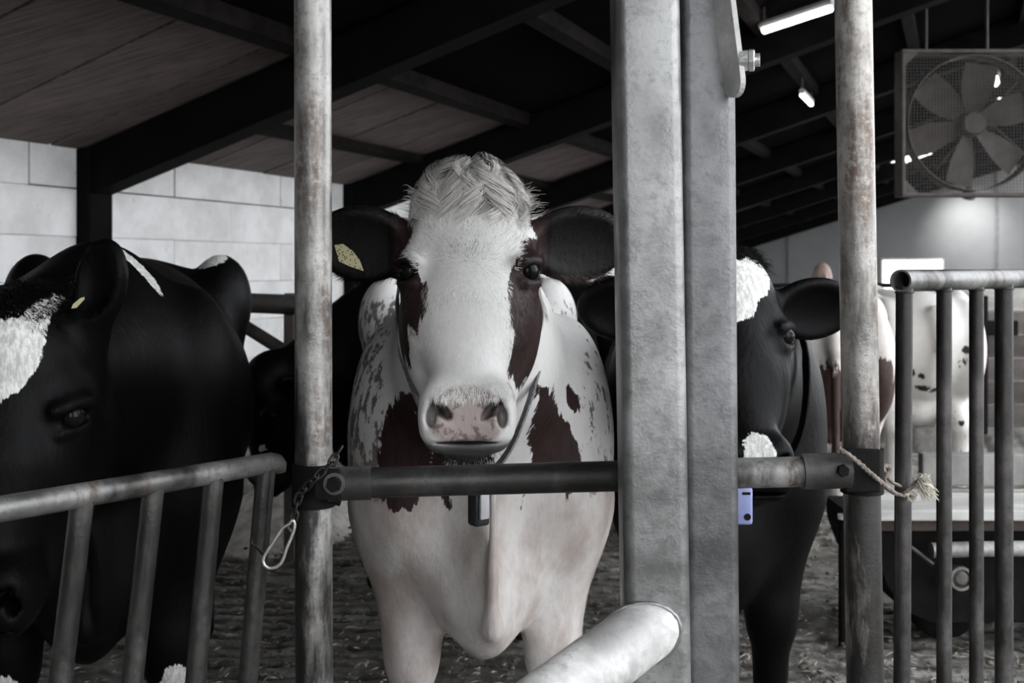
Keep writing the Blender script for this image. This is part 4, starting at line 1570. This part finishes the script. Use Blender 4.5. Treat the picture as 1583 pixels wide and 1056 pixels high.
for i in range(nl):
    t = (i + .5) / nl * cum[-1]
    k = max(j for j in range(len(cum)) if cum[j] <= t); k = min(k, len(path) - 2)
    u = (t - cum[k]) / (cum[k + 1] - cum[k])
    c = path[k] * (1 - u) + path[k + 1] * u
    d = path[k + 1] - path[k]
    nrm = np.array([0, 1, 0.0]) if i % 2 else np.array([1, 0.25, 0.3])
    v, f = link_mesh(c, d, nrm, 0.0195, 0.0105, 0.0020)
    link('chain_link', v, f, MAT['chain'], chain, smooth=True)
hook = empty('snap_hook', P(432, 840, 1.73))
tag(hook, 'bright pear-shaped snap hook dangling from the black chain', 'snap hook')
hp_ = [(452, 803), (446, 812), (437, 815), (428, 830), (414, 850), (406, 864), (408, 874), (417, 879), (428, 877), (437, 868), (442, 850), (450, 832), (455, 818), (456, 808)]
pts = [P(x, y, 1.73) for x, y in hp_]
def smooth_loop(pts, it=2):
    for _ in range(it):
        new = []
        for i in range(len(pts)):
            p, q = pts[i], pts[(i + 1) % len(pts)]
            new += [p * .75 + q * .25, p * .25 + q * .75]
        pts = new
    return pts
v, f = tube(smooth_loop(pts), 0.0028, 10, closed=True); link('hook_body', v, f, MAT['hook'], hook, smooth=True)
v, f = tube([P(444, 815, 1.728), P(451, 823, 1.728)], 0.0042, 10); link('gate_barrel', v, f, MAT['chain'], hook, smooth=True, auto=40)
# wire twisted round the last bar of the gate
v, f = tube([P(391, 826, 1.80), P(389, 840, 1.795), P(398, 848, 1.795), P(407, 858, 1.77), P(408, 864, 1.74)], 0.0016, 6)
wire = link('tie_wire', v, f, MAT['chain'], None, smooth=True)
tag(wire, 'bit of dark wire tying the snap hook to the gate bar', 'wire')

# ------------------------------------------------------------------ gate on the right
rg = empty('tubular_gate', P(1480, 700, 2.4) * [1, 1, 0])
tag(rg, 'upright tubular steel gate with open rail end in front of the spotted cow', 'gate')
q0 = P(1397, 434, 2.20); q1 = P(1583, 428.5, 2.66)
qd = (q1 - q0); qd[2] = 0; qd /= np.linalg.norm(qd)
q0 = q0 - qd * .014
v, f = hollow_tube(q0, q0 + qd * 1.55, 0.0225, 0.004, 28)
tr = link('top_rail', v, f, MAT['gate'], rg, smooth=True, auto=40)
v, f = tube([q0 + qd * .05, q0 + qd * .052], 0.0186, 20); link('pipe_inside', v, f, MAT['inside'], tr)
along = [0.017, .205, .375, .535, .72, .90, 1.08, 1.26, 1.44]
rad = [.0165, .0158, .0155, .0205, .0158, .0158, .0158, .0158, .0165]
for i, t in enumerate(along):
    c = q0 + qd * t
    v, f = tube([c - np.array([0, 0, .012]), c * [1, 1, 0] + np.array([-.008 if i == 0 else 0, 0, -.02 if i in (0, 3, 8) else .14])], rad[i], 20)
    br = link('bar', v, f, MAT['gate_bar_dark'], rg, smooth=True, auto=40)
    bead = [c + np.array([(rad[i] + .001) * math.cos(a), (rad[i] + .001) * math.sin(a), -.0235]) for a in np.linspace(0, 2 * math.pi, 18, endpoint=False)]
    v, f = tube(bead, 0.0018, 6, closed=True); link('weld_bead', v, f, MAT['gate_bar'], br, smooth=True)
c = q0 * [1, 1, 0] + np.array([0, 0, .16])
v, f = tube([c + qd * .0, c + qd * 1.46], 0.02, 20); link('bottom_rail', v, f, MAT['gate_bar'], rg, smooth=True, auto=40)

# ------------------------------------------------------------------ rope from the clamp to the gate
rope = empty('rope', P(1370, 750, 2.0))
tag(rope, 'frayed rope tied from the right post clamp to the upright gate', 'rope')
def twisted(pts, r, name, parent, mat, turns=26):
    pts = [np.asarray(p, float) for p in pts]
    # resample
    cum = [0]
    for i in range(len(pts) - 1): cum.append(cum[-1] + np.linalg.norm(pts[i + 1] - pts[i]))
    n = 60
    cl = []
    for i in range(n + 1):
        t = cum[-1] * i / n
        k = min(max(j for j in range(len(cum)) if cum[j] <= t + 1e-9), len(pts) - 2)
        u = (t - cum[k]) / (cum[k + 1] - cum[k] + 1e-9)
        cl.append(pts[k] * (1 - u) + pts[k + 1] * u)
    for _ in range(3):
        cl = [cl[0]] + [(cl[i - 1] + cl[i] * 2 + cl[i + 1]) / 4 for i in range(1, n)] + [cl[-1]]
    mb = MB()
    for s in range(3):
        sp = []
        for i in range(n + 1):
            d = cl[min(i + 1, n)] - cl[max(i - 1, 0)]
            a, b = frame_for(d)
            t = 2 * math.pi * (s / 3 + turns * cum[-1] * i / n * 1.6)
            sp.append(cl[i] + r * .5 * (math.cos(t) * a + math.sin(t) * b))
        mb.add(*tube(sp, r * .58, 7))
    return mb.build(name, mat, parent, smooth=True)
twisted([P(1296, 692, PD - .056), P(1318, 707, PD - .060), P(1342, 728, PD - .058), P(1360, 744, PD - .048), P(1368, 751, PD + .03), P(1372, 755, 1.95), P(1384, 763, 2.14), P(1400, 768, 2.165), P(1414, 764, 2.17)], .0045, 'rope_line', rope, MAT['rope'])
twisted([P(1362, 722, PD - .01), P(1369, 730, 1.86), P(1372, 738, 1.90), P(1380, 746, 2.1), P(1392, 752, 2.17)], .0035, 'rope_line', rope, MAT['rope'])
twisted([P(1363, 730, PD + .02), P(1364, 722, PD + .03), P(1371, 719, PD + .04), P(1376, 725, PD + .05), P(1372, 732, PD + .05), P(1366, 740, PD + .05), P(1370, 752, 1.95), P(1378, 758, 2.0), P(1370, 748, 2.0)], .0042, 'knot', rope, MAT['rope'])
twisted([P(1398, 762, 2.16), P(1410, 752, 2.155), P(1422, 742, 2.15)], .0042, 'rope_line', rope, MAT['rope'])
twisted([P(1402, 770, 2.168), P(1411, 773, 2.165), P(1414, 765, 2.16), P(1406, 761, 2.16), P(1400, 766, 2.16)], .005, 'knot', rope, MAT['fray'])
mb = MB()
rr = random.Random(3)
for i in range(120):
    b = P(1420 + rr.uniform(-4, 6), 745 + rr.uniform(-4, 6), 2.15 + rr.uniform(-.01, .01))
    if rr.random() < .22:
        e = P(1436 + rr.uniform(-5, 4), 738 + rr.uniform(-6, 10), 2.14 + rr.uniform(-.02, .02))
    else:
        e = P(1440 + rr.uniform(-14, 12), 768 + rr.uniform(-12, 9), 2.14 + rr.uniform(-.03, .03))
    m_ = (b + e) / 2 + np.array([rr.uniform(-.006, .006), rr.uniform(-.006, .006), rr.uniform(-.002, .012)])
    mb.add(*tube([b, m_, e], [.0011, .0011, .0006], 4))
mb.build('frayed_end', MAT['fray'], rope, smooth=True)

# ------------------------------------------------------------------ what the red and white cow wears
def ribbon_loop(pts, width, thick, wdir):
    n = len(pts)
    v, f = [], []
    for i in range(n):
        d = pts[(i + 1) % n] - pts[i - 1]; d /= np.linalg.norm(d)
        w = np.asarray(wdir(i), float); w -= d * (w @ d); w /= np.linalg.norm(w)
        t = np.cross(d, w)
        for (a, b) in ((-1, -1), (1, -1), (1, 1), (-1, 1)):
            v.append(pts[i] + w * a * width / 2 + t * b * thick / 2)
    for i in range(n):
        j = (i + 1) % n
        for k in range(4):
            f.append([i * 4 + k, i * 4 + (k + 1) % 4, j * 4 + (k + 1) % 4, j * 4 + k])
    return v, f
MAT['strap'] = M_plain('grey_webbing_strap', (0.17, 0.17, 0.175), 0.8, 0, 0.3, 90)
cpx = [(618, 535, 2.36), (634, 585, 2.27), (655, 640, 2.20), (690, 705, 2.14), (738, 752, 2.12), (785, 705, 2.14), (812, 640, 2.20), (829, 585, 2.27), (840, 535, 2.36),
       (838, 440, 2.50), (800, 370, 2.62), (725, 340, 2.66), (650, 370, 2.62), (612, 440, 2.50)]
pts = smooth_loop([P(*q) for q in cpx], 2)
v, f = ribbon_loop(pts, 0.026, 0.004, lambda i: (0, 1, .35))
collar = link('collar', v, f, MAT['strap'], main.ob, smooth=True, auto=40)
c = P(741, 787, 2.105)
v, f = rbox(c + np.array([-.018, -.014, -.032]), c + np.array([.018, .018, .034]), 0.008, 3)
v = rot_pts(v, 'Z', math.radians(38), c)
link('transponder', v, f, M_plain('dark_transponder_plastic', (0.02, 0.021, 0.024), 0.4), collar, smooth=True, auto=40)
c2 = c + np.array([.010, -.017, .006])
v, f = rbox(c2 + np.array([-.010, -.003, -.022]), c2 + np.array([.011, .004, .030]), 0.003, 2)
v = rot_pts(v, 'Z', math.radians(38), c2)
link('transponder_label', v, f, M_plain('pale_transponder_face', (0.5, 0.5, 0.52), 0.5, 0, 0.1, 20), collar, smooth=True, auto=40)

def tag_mat(name):
    m, nt, b = new_mat(name)
    v = coord(nt, (1, 1, 1))
    bl = N(nt, 'ShaderNodeTexVoronoi'); bl.inputs['Scale'].default_value = 190
    nt.links.new(v, bl.inputs['Vector'])
    c = mix(nt, ramp(nt, bl.outputs['Distance'], .26, .34), (.03, .028, .02), (.50, .45, .26))
    nt.links.new(c, b.inputs['Base Color']); b.inputs['Roughness'].default_value = .5
    return m
MAT['tag'] = tag_mat('printed_yellow_tag')
MAT['tag_plain'] = M_plain('yellow_tag_plastic', (0.55, 0.50, 0.30), 0.5, 0, .15, 30)
def ear_tag(corners, d, thick, mat, parent, label):
    pts = [P(x, y, dd) for (x, y), dd in zip(corners, d)]
    n = np.cross(pts[1] - pts[0], pts[2] - pts[0]); n /= np.linalg.norm(n)
    if n[1] > 0: n = -n
    v = [p for p in pts] + [p - n * thick for p in pts]
    m = len(pts)
    f = [list(range(m)), [m + i for i in range(m)][::-1]] + [[i, m + i, m + (i + 1) % m, (i + 1) % m] for i in range(m)]
    o = link('ear_tag', v, f, mat, parent)
    o['label'] = label
    return o
ear_tag([(517, 379), (530, 377), (545, 388), (556, 402), (562, 419), (541, 412), (524, 404)], [2.085, 2.085, 2.085, 2.085, 2.085, 2.085, 2.085], .002, MAT['tag'], main.ob, 'yellow printed ear tag')

# ================================================================== THINGS FURTHER BACK
# ------------------------------------------------------------------ hanging fan
FD = 8.9
fc = P(1507, 190, FD)
fan = empty('hanging_fan', fc)
tag(fan, 'square barn fan with six blades hanging below the dark roof', 'fan')
MAT['fan_frame'] = M_plain('dusty_fan_sheet', (0.05, 0.043, 0.039), 0.6, 0.2, 0.35, 9)
MAT['fan_blade'] = M_plain('dusty_fan_blade', (0.058, 0.048, 0.043), 0.6, 0.1, 0.25, 8)
MAT['fan_wire'] = M_plain('fan_guard_wire', (0.05, 0.044, 0.04), 0.6, 0.3, 0.2, 20)
H = 0.595
def fbox(x0, x1, y0, y1, z0, z1, name, mat, bev=0.004, parent=None):
    v, f = rbox(fc + np.array([x0, y0, z0]), fc + np.array([x1, y1, z1]), bev, 1)
    return link(name, v, f, mat, parent or fan)
for (x0, x1, z0, z1) in ((-H, H, H - .03, H), (-H, H, -H, -H + .03), (-H, -H + .03, -H + .03, H - .03), (H - .03, H, -H + .03, H - .03)):
    fbox(x0, x1, -.02, .16, z0, z1, 'housing_side', MAT['fan_frame'])
for sx in (-1, 1):
    for sz in (-1, 1):
        a = fc + np.array([sx * (H - .03), -.015, sz * (H - .03)])
        v = [a, a + np.array([-sx * .10, 0, 0]), a + np.array([0, 0, -sz * .10])]
        v = v + [p + np.array([0, .006, 0]) for p in v]
        link('corner_plate', v, [[0, 1, 2], [5, 4, 3], [0, 3, 4, 1], [1, 4, 5, 2], [2, 5, 3, 0]], MAT['fan_frame'], fan)
ringp = [fc + np.array([.545 * math.cos(t), .06, .545 * math.sin(t)]) for t in np.linspace(0, 2 * math.pi, 64, endpoint=False)]
v, f = ribbon_loop(ringp, .16, .008, lambda i: (0, 1, 0)); link('shroud_ring', v, f, MAT['fan_frame'], fan, smooth=True, auto=40)
v, f = tube([fc + np.array([0, .0, 0]), fc + np.array([0, .02, 0]), fc + np.array([0, .16, 0]), fc + np.array([0, .19, 0])], [.085, .105, .105, .06], 28)
link('hub', v, f, MAT['fan_frame'], fan, smooth=True, auto=40)
def blade(ang):
    v, f = [], []
    n = 8
    for i in range(n + 1):
        r = .09 + (.50 - .09) * i / n
        w = .055 + .075 * math.sin(min(1, i / n * 1.15) * math.pi * .62)
        tw = math.radians(32 - 16 * i / n)
        for s in (-1, -.33, .33, 1):
            u = s * w
            camber = .012 * (1 - s * s)
            p = np.array([r, .09 + u * math.sin(tw) + camber, u * math.cos(tw)])
            v.append(p)
    m = len(v)
    v += [p + np.array([0, .004, 0]) for p in v]
    for i in range(n):
        for k in range(3):
            a, b = i * 4 + k, (i + 1) * 4 + k
            f.append([a, a + 1, b + 1, b]); f.append([m + a, m + b, m + b + 1, m + a + 1])
        f.append([i * 4, (i + 1) * 4, m + (i + 1) * 4, m + i * 4]); f.append([i * 4 + 3, m + i * 4 + 3, m + (i + 1) * 4 + 3, (i + 1) * 4 + 3])
    for k in range(3):
        f.append([n * 4 + k, n * 4 + k + 1, m + n * 4 + k + 1, m + n * 4 + k])
    c, s = math.cos(ang), math.sin(ang)
    return [fc + np.array([c * p[0] - s * p[2], p[1], s * p[0] + c * p[2]]) for p in v], f
for k in range(6):
    v, f = blade(math.radians(19 + 60 * k)); link('blade', v, f, MAT['fan_blade'], fan, smooth=True, auto=40)
for (p, q) in (((1425, 112), (1492, 176)), ((1447, 262), (1492, 208)), ((1520, 205), (1620, 300)), ((1533, 192), (1625, 275)), ((1524, 178), (1590, 108))):
    v, f = tube([P(*p, FD + .22), P(*q, FD + .20)], .008, 8); link('strut', v, f, MAT['fan_frame'], fan, smooth=True, auto=40)
mb = MB()
for k in range(-22, 23):
    t = k * .026
    mb.add(*box(fc + np.array([-H + .02, -.008, t - .0016]), fc + np.array([H - .02, -.005, t + .0016])))
    mb.add(*box(fc + np.array([t - .0016, -.012, -H + .02]), fc + np.array([t + .0016, -.009, H - .02])))
g = mb.build('guard_mesh', MAT['fan_wire'], fan); g['kind'] = 'stuff'
for dx in (.15, -.35):
    top = fc + np.array([dx, .12, 0]); s_ = (top[:2] @ SX) + WALL_S
    v, f = tube([fc + np.array([dx, .12, H - .01]), np.array([top[0], top[1], roof_z(s_) - .03])], .012, 10); link('hanger_rod', v, f, MAT['fan_frame'], fan, smooth=True, auto=40)

# ------------------------------------------------------------------ strip lamps under the roof
MAT['lamp_case'] = M_plain('white_lamp_case', (0.5, 0.5, 0.5), 0.5, 0, .1, 10)
MAT['lamp_on'] = M_emit('lit_lamp_tube', (1.0, 0.98, 0.95), 2.2)
def strip_lamp(p, q, d0, d1, r, label):
    a, b = P(*p, d0), P(*q, d1)
    o = empty('strip_lamp', (a + b) / 2)
    tag(o, label, 'lamp', 'strip lamps under the roof')
    v, f = tube([a, a * .5 + b * .5, b], r, 14); link('lamp_tube', v, f, MAT['lamp_on'], o, smooth=True, auto=40)
    up = np.array([0, 0, r * 1.6])
    d = (b - a) / np.linalg.norm(b - a)
    v, f = tube([a - d * .03 + up, b + d * .03 + up], r * 1.25, 8); link('lamp_case', v, f, MAT['lamp_case'], o, smooth=True, auto=40)
    for e in (a, b):
        v, f = tube([e + up, e + up + np.array([0, 0, max(.05, roof_z((e[:2] @ SX) + WALL_S) - e[2] - r * 2)])], .008, 6)
        link('hanger_wire', v, f, MAT['fan_wire'], o)
    return o
strip_lamp((1181, 47), (1284, 13), 8.15, 7.6, .026, 'bright strip lamp under the dark roof left of the right round post')
strip_lamp((1368, 258), (1437, 234), 21.0, 19.6, .05, 'far strip lamp partly behind the left side of the fan')
strip_lamp((1432, 268), (1458, 257), 25.0, 24.4, .075, 'far strip lamp seen through the lower left of the fan')
strip_lamp((1536, 122), (1543, 147), 13.5, 15.5, .055, 'strip lamp seen through the upper right of the fan')
strip_lamp((1240, 147), (1254, 161), 10.5, 11.3, .022, 'short glowing strip lamp below the purlin behind the column')

# pendant flood lamp that washes the far wall
fl = P(1500, 298, 26.6)
flood = empty('flood_lamp', fl)
tag(flood, 'small flood lamp hanging in front of the far grey wall', 'lamp')
v, f = tube([fl + np.array([0, 0, .18]), fl + np.array([0, .02, .12]), fl + np.array([0, .10, -.05]), fl + np.array([0, .13, -.10])], [.05, .09, .16, .17], 20, caps=False)
link('lamp_shade', v, f, MAT['fan_frame'], flood, smooth=True)
s_ = (fl[:2] @ SX) + WALL_S
v, f = tube([fl + np.array([0, 0, .15]), np.array([fl[0], fl[1], roof_z(s_) - .02])], .012, 8); link('hanger_rod', v, f, MAT['fan_wire'], flood)
ld = bpy.data.lights.new('flood_light', 'SPOT')
ld.energy = 65; ld.spot_size = math.radians(75); ld.spot_blend = 1.0; ld.shadow_soft_size = .12
lo_ = bpy.data.objects.new('flood_light', ld); COL.objects.link(lo_)
tgt = P(1502, 362, 28.6)
lpos = fl + np.array([0, .15, -.12])
lo_.parent = flood; lo_.matrix_parent_inverse = Matrix.Translation(Vector(-fl))
lo_.location = lpos
lo_.rotation_euler = Vector(tgt - lpos).to_track_quat('-Z', 'Y').to_euler()

# ------------------------------------------------------------------ stall divider against the block wall
div = empty('stall_divider', B(1.2, 4.2, 0))
tag(div, 'dark pipe stall divider in front of the white block wall', 'divider')
MAT['dark_pipe'] = M_steel('dark_old_pipe', (0.045, 0.042, 0.04), .35, .3, .55)
e0, e1 = P(215, 462, 5.2), P(452, 471, 5.0)
v, f = tube([e0, e1, P(462, 474, 5.0)], [.046, .046, .035], 18); link('top_pipe', v, f, MAT['dark_pipe'], div, smooth=True, auto=40)
v, f = tube([P(330, 474, 5.1), P(440, 543, 5.0), P(452, 549, 5.0)], .030, 14); link('brace_pipe', v, f, MAT['dark_pipe'], div, smooth=True, auto=40)
c = P(449, 460, 5.03)
v, f = rbox((c[0] - .028, c[1] - .02, -.02), (c[0] + .022, c[1] + .03, c[2] + .02), .006, 1); link('upright', v, f, M_plain('brown_upright', (0.10, 0.085, 0.078), .8), div)
c = P(225, 460, 5.2)
v, f = tube([(c[0], c[1], -.02), c], .035, 14); link('upright', v, f, MAT['dark_pipe'], div, smooth=True, auto=40)

# ------------------------------------------------------------------ rail in front of the far window
fr = empty('feed_rail', P(1270, 441, 9.0) * [1, 1, 0])
tag(fr, 'thin black rail below the bald head, in front of the far window', 'rail')
v, f = tube([P(1165, 442, 9.1), P(1398, 441, 9.0)], .020, 12); link('rail_pipe', v, f, MAT['clamp'], fr, smooth=True, auto=40)
for px in (1180, 1390):
    c = P(px, 442, 9.05)
    v, f = tube([(c[0], c[1], -.02), c], .022, 12); link('rail_post', v, f, MAT['clamp'], fr, smooth=True, auto=40)

# ------------------------------------------------------------------ feed cart behind the right gate
cart = empty('feed_cart', P(1500, 960, 3.9) * [1, 1, 0])
tag(cart, 'low feed cart with a pale deck board behind the right gate', 'cart')
MAT['deck'] = M_plain('pale_worn_board', (0.52, 0.51, 0.49), .75, 0, .25, 6, .3, (.3, 1, 1))
MAT['greypanel'] = M_plain('dull_grey_panel', (0.20, 0.195, 0.185), .7, 0, .3, 7, .3)
MAT['lowpanel'] = M_plain('weathered_pale_panel', (0.30, 0.285, 0.26), .8, 0, .3, 9, .3)
MAT['chassis'] = M_plain('black_oily_chassis', (0.0055, 0.0046, 0.0042), .75, 0, .5, 12, .4)
X0, X1 = P(1340, 0, 3.75)[0], 2.7
def zc_(y, d): return CAM_H + (HORIZON - y) / F * d
v, f = rbox((X0, 3.72, zc_(806, 3.72)), (X1, 4.02, zc_(789, 3.72)), .006, 2); link('deck_board', v, f, MAT['deck'], cart)
v, f = rbox((X0 + .02, 3.75, zc_(822, 3.75)), (X1, 3.82, zc_(806, 3.72) - .002), .004, 1); link('edge_beam', v, f, M_plain('brown_edge_beam', (0.06, 0.048, 0.042), .8), cart)
v, f = rbox((P(1420, 0, 4.1)[0], 4.06, zc_(752, 4.06)), (X1, 4.11, zc_(702, 4.06)), .006, 2); link('side_panel', v, f, MAT['greypanel'], cart)
v, f = rbox((P(1352, 0, 4.1)[0], 4.04, zc_(806, 4.05)), (X1, 4.09, zc_(757, 4.04)), .006, 2); link('lower_panel', v, f, MAT['lowpanel'], cart)
v, f = tube([P(1440, 851, 3.70), P(1500, 849, 3.70), (2.6, 3.74, zc_(849, 3.70))], .026, 16); link('pipe_bumper', v, f, M_steel('grey_bumper_pipe', (0.30, 0.29, 0.285), .2, .3, .45), cart, smooth=True, auto=40)
# rounded dark undercarriage
prof = [(1352, 822), (1356, 860), (1372, 905), (1400, 945), (1440, 962), (1620, 962), (1990, 962), (1990, 822)]
v = [P(x, y, 3.80) for x, y in prof] + [P(x, y, 3.80) * [1, 0, 1] + np.array([0, 4.4, 0]) for x, y in prof]
m_ = len(prof)
f = [list(range(m_))[::-1], [m_ + i for i in range(m_)]] + [[i, (i + 1) % m_, m_ + (i + 1) % m_, m_ + i] for i in range(m_)]
link('undercarriage', v, f, MAT['chassis'], cart)
hc_ = P(1485, 894, 3.74)
hub = link('hub_cap', *tube([hc_ + np.array([0, .08, 0]), hc_, hc_ - np.array([0, .01, 0])], [.030, .030, .018], 24), MAT['lowpanel'], cart, smooth=True, auto=40)
hub.data.materials[0] = M_plain('greasy_hub', (0.10, 0.09, 0.08), .5, .3, .3, 30)
ring(hc_, (0, 1, 0), .033, .02, M_plain('hub_rim_metal', (0.16, 0.15, 0.14), .5, .4, .3, 30), hub, 'hub_rim', wall=.008)
for xw in (1.55, 2.35):
    v, f = tube([(xw, 3.92, .115), (xw, 3.94, .115), (xw, 4.06, .115), (xw, 4.08, .115)], [.10, .125, .125, .10], 28)
    link('wheel', v, f, MAT['chassis'], cart, smooth=True, auto=40)
v, f = tube([P(1408, 846, 3.70), P(1442, 872, 3.70)], .007, 8); link('brake_rod', v, f, MAT['fan_frame'], cart, smooth=True, auto=40)
c = P(1303, 797, 3.9)
v, f = tube([(c[0], c[1], -.02), (c[0], c[1], c[2] - .012)], .016, 12)
peg = tag(link('marker_peg', v, f, MAT['chassis'], None, smooth=True, auto=40), 'short black peg with a white cap beside the right post', 'peg')
v, f = tube([(c[0], c[1], c[2] - .012), (c[0], c[1], c[2] + .004)], .019, 12); link('peg_cap', v, f, MAT['deck'], peg, smooth=True, auto=40)

# ------------------------------------------------------------------ weathered partition and its post behind the spotted cow
part_ = empty('partition', P(1560, 700, 9.0) * [1, 1, 0])
tag(part_, 'weathered board partition behind the spotted cow at the right edge', 'partition')
for i in range(6):
    z0 = .02 + i * .19
    mt = M_plain('partition_board_%d' % i, [(0.10, 0.09, 0.082), (0.08, 0.07, 0.065), (0.11, 0.097, 0.09), (0.085, 0.075, 0.07), (0.13, 0.118, 0.107), (0.40, 0.385, 0.36)][i], .8, 0, .4, 5, .3, (.2, 1, 1))
    v, f = rbox((3.30, 9.0, z0), (6.2, 9.03, z0 + .182), .006, 1); link('board', v, f, mt, part_)
v, f = rbox((P(1517, 0, 8.9)[0] - .05, 8.88, -.02), (P(1517, 0, 8.9)[0] + .05, 8.98, 1.10), .008, 1); link('partition_post', v, f, MAT['chassis'], part_)
v, f = rbox((P(1517, 0, 8.9)[0] - .03, 8.84, .78), (P(1560, 0, 8.9)[0] + .05, 8.875, .90), .008, 1); link('bracket', v, f, MAT['chassis'], part_)

# ------------------------------------------------------------------ the person far back of whom only the bald head shows
def person():
    hx = P(1271, 423, 9.6)
    base = np.array([hx[0] + .10, 9.95, 0])
    xs = np.arange(-.45, .46, .012); ys = np.arange(-.62, .42, .012); zs = np.arange(-.02, 1.42, .012)
    Fp = Field(xs, ys, zs)
    h = hx - base                                     # head centre
    hz = h[2] + .005
    hf = -h[1]; hxx = h[0]
    E, C = Fp.ell, Fp.cone
    E((hxx, hf, hz - .02), (.078, .098, .112), k=.02)
    E((hxx, hf + .02, hz - .085), (.055, .07, .055), k=.03)
    E((hxx, hf + .10, hz - .035), (.013, .022, .022), k=.015)
    for s in (-1, 1):
        E((hxx + s * .079, hf - .005, hz - .035), (.012, .022, .032), k=.01)
        E((hxx + s * .032, hf + .094, hz - .012), (.016, .014, .009), k=.008, mode='sub')
    E((hxx, hf + .094, hz - .075), (.026, .012, .005), k=.006, mode='sub')
    C((hxx, hf - .03, hz - .10), (0, .16, 1.06), .058, .075, k=.04)
    # leaning trunk
    C((0, .14, 1.02), (0, -.02, .80), .15, .145, k=.08, sx=1.25)
    C((0, -.02, .82), (0, -.06, .70), .145, .15, k=.06, sx=1.15)
    for s in (-1, 1):
        C((s * .20, .14, 1.06), (s * .235, .20, .80), .058, .044, k=.05)
        C((s * .235, .20, .80), (s * .18, .42, .70), .042, .030, k=.03)
        C((s * .18, .42, .70), (s * .165, .50, .68), .034, .030, k=.02)
        for q in range(4):
            C((s * (.15 + q * .016), .50, .685), (s * (.145 + q * .018), .565 - abs(q - 1.2) * .008, .655), .0105, .009, k=.006)
        C((s * .145, .46, .69), (s * .115, .51, .69), .012, .010, k=.008)
        C((s * .10, -.05, .72), (s * .115, .10, .42), .098, .068, k=.06)
        C((s * .115, .10, .42), (s * .12, -.06, .10), .062, .045, k=.03)
        C((s * .12, -.06, .06), (s * .125, .14, .035), .05, .042, k=.03)
    V, Fc = surface_nets(Fp)
    V[:, 2] = np.maximum(V[:, 2], -.012)
    m, nt, b = new_mat('person_skin_and_clothes')
    c = mix(nt, attr(nt, 'cloth'), (0.30, 0.205, 0.18), (0.02, 0.022, 0.028))
    nt.links.new(c, b.inputs['Base Color']); b.inputs['Roughness'].default_value = .6
    o = link('person', V + base, Fc, m, smooth=True, origin=base)
    hand = np.clip((-V[:, 1] - .40) / .01, 0, 1) * (V[:, 2] < .78) * (V[:, 2] > .6)
    neck = np.clip((V[:, 2] - 1.11) / .01, 0, 1)
    put_attr(o, 'cloth', 1 - np.clip(hand + neck, 0, 1))
    tag(o, 'bald person in dark clothes stooping far back behind the black rail', 'person')
person()

# ------------------------------------------------------------------ tags on the other cows
ear_tag([(110, 477), (113, 470), (124, 461), (130, 459), (130, 463), (118, 476)], [1.965] * 6, .002, MAT['tag_plain'], left.ob, 'yellow ear tag')
c = P(1156, 782, 2.09)
v, f = rbox(c + np.array([-.026, -.006, -.036]), c + np.array([.009, .006, .036]), .006, 3)
bt = link('collar_tag', v, f, M_plain('lavender_blue_plastic', (0.27, 0.30, 0.56), .4, 0, .1, 10), right.ob, smooth=True, auto=40)
bt['label'] = 'lavender blue collar tag'
v, f = tube([c + np.array([-.002, -.0075, -.020]), c + np.array([-.002, -.003, -.020])], .0065, 16); link('tag_hole', v, f, MAT['inside'], bt, smooth=True, auto=40)
v, f = rbox(c + np.array([-.012, -.0075, .022]), c + np.array([.004, -.005, .027]), .001, 1); link('tag_slot', v, f, MAT['inside'], bt)
cpx = [(1010, 600, 2.62), (1030, 680, 2.56), (1080, 740, 2.53), (1140, 745, 2.53), (1190, 735, 2.54), (1235, 690, 2.56), (1250, 600, 2.62), (1240, 500, 2.80), (1130, 440, 2.9), (1020, 500, 2.80)]
v, f = ribbon_loop(smooth_loop([P(*q) for q in cpx], 2), .03, .004, lambda i: (0, 1, .35))
link('collar', v, f, MAT['clamp'], right.ob, smooth=True, auto=40)
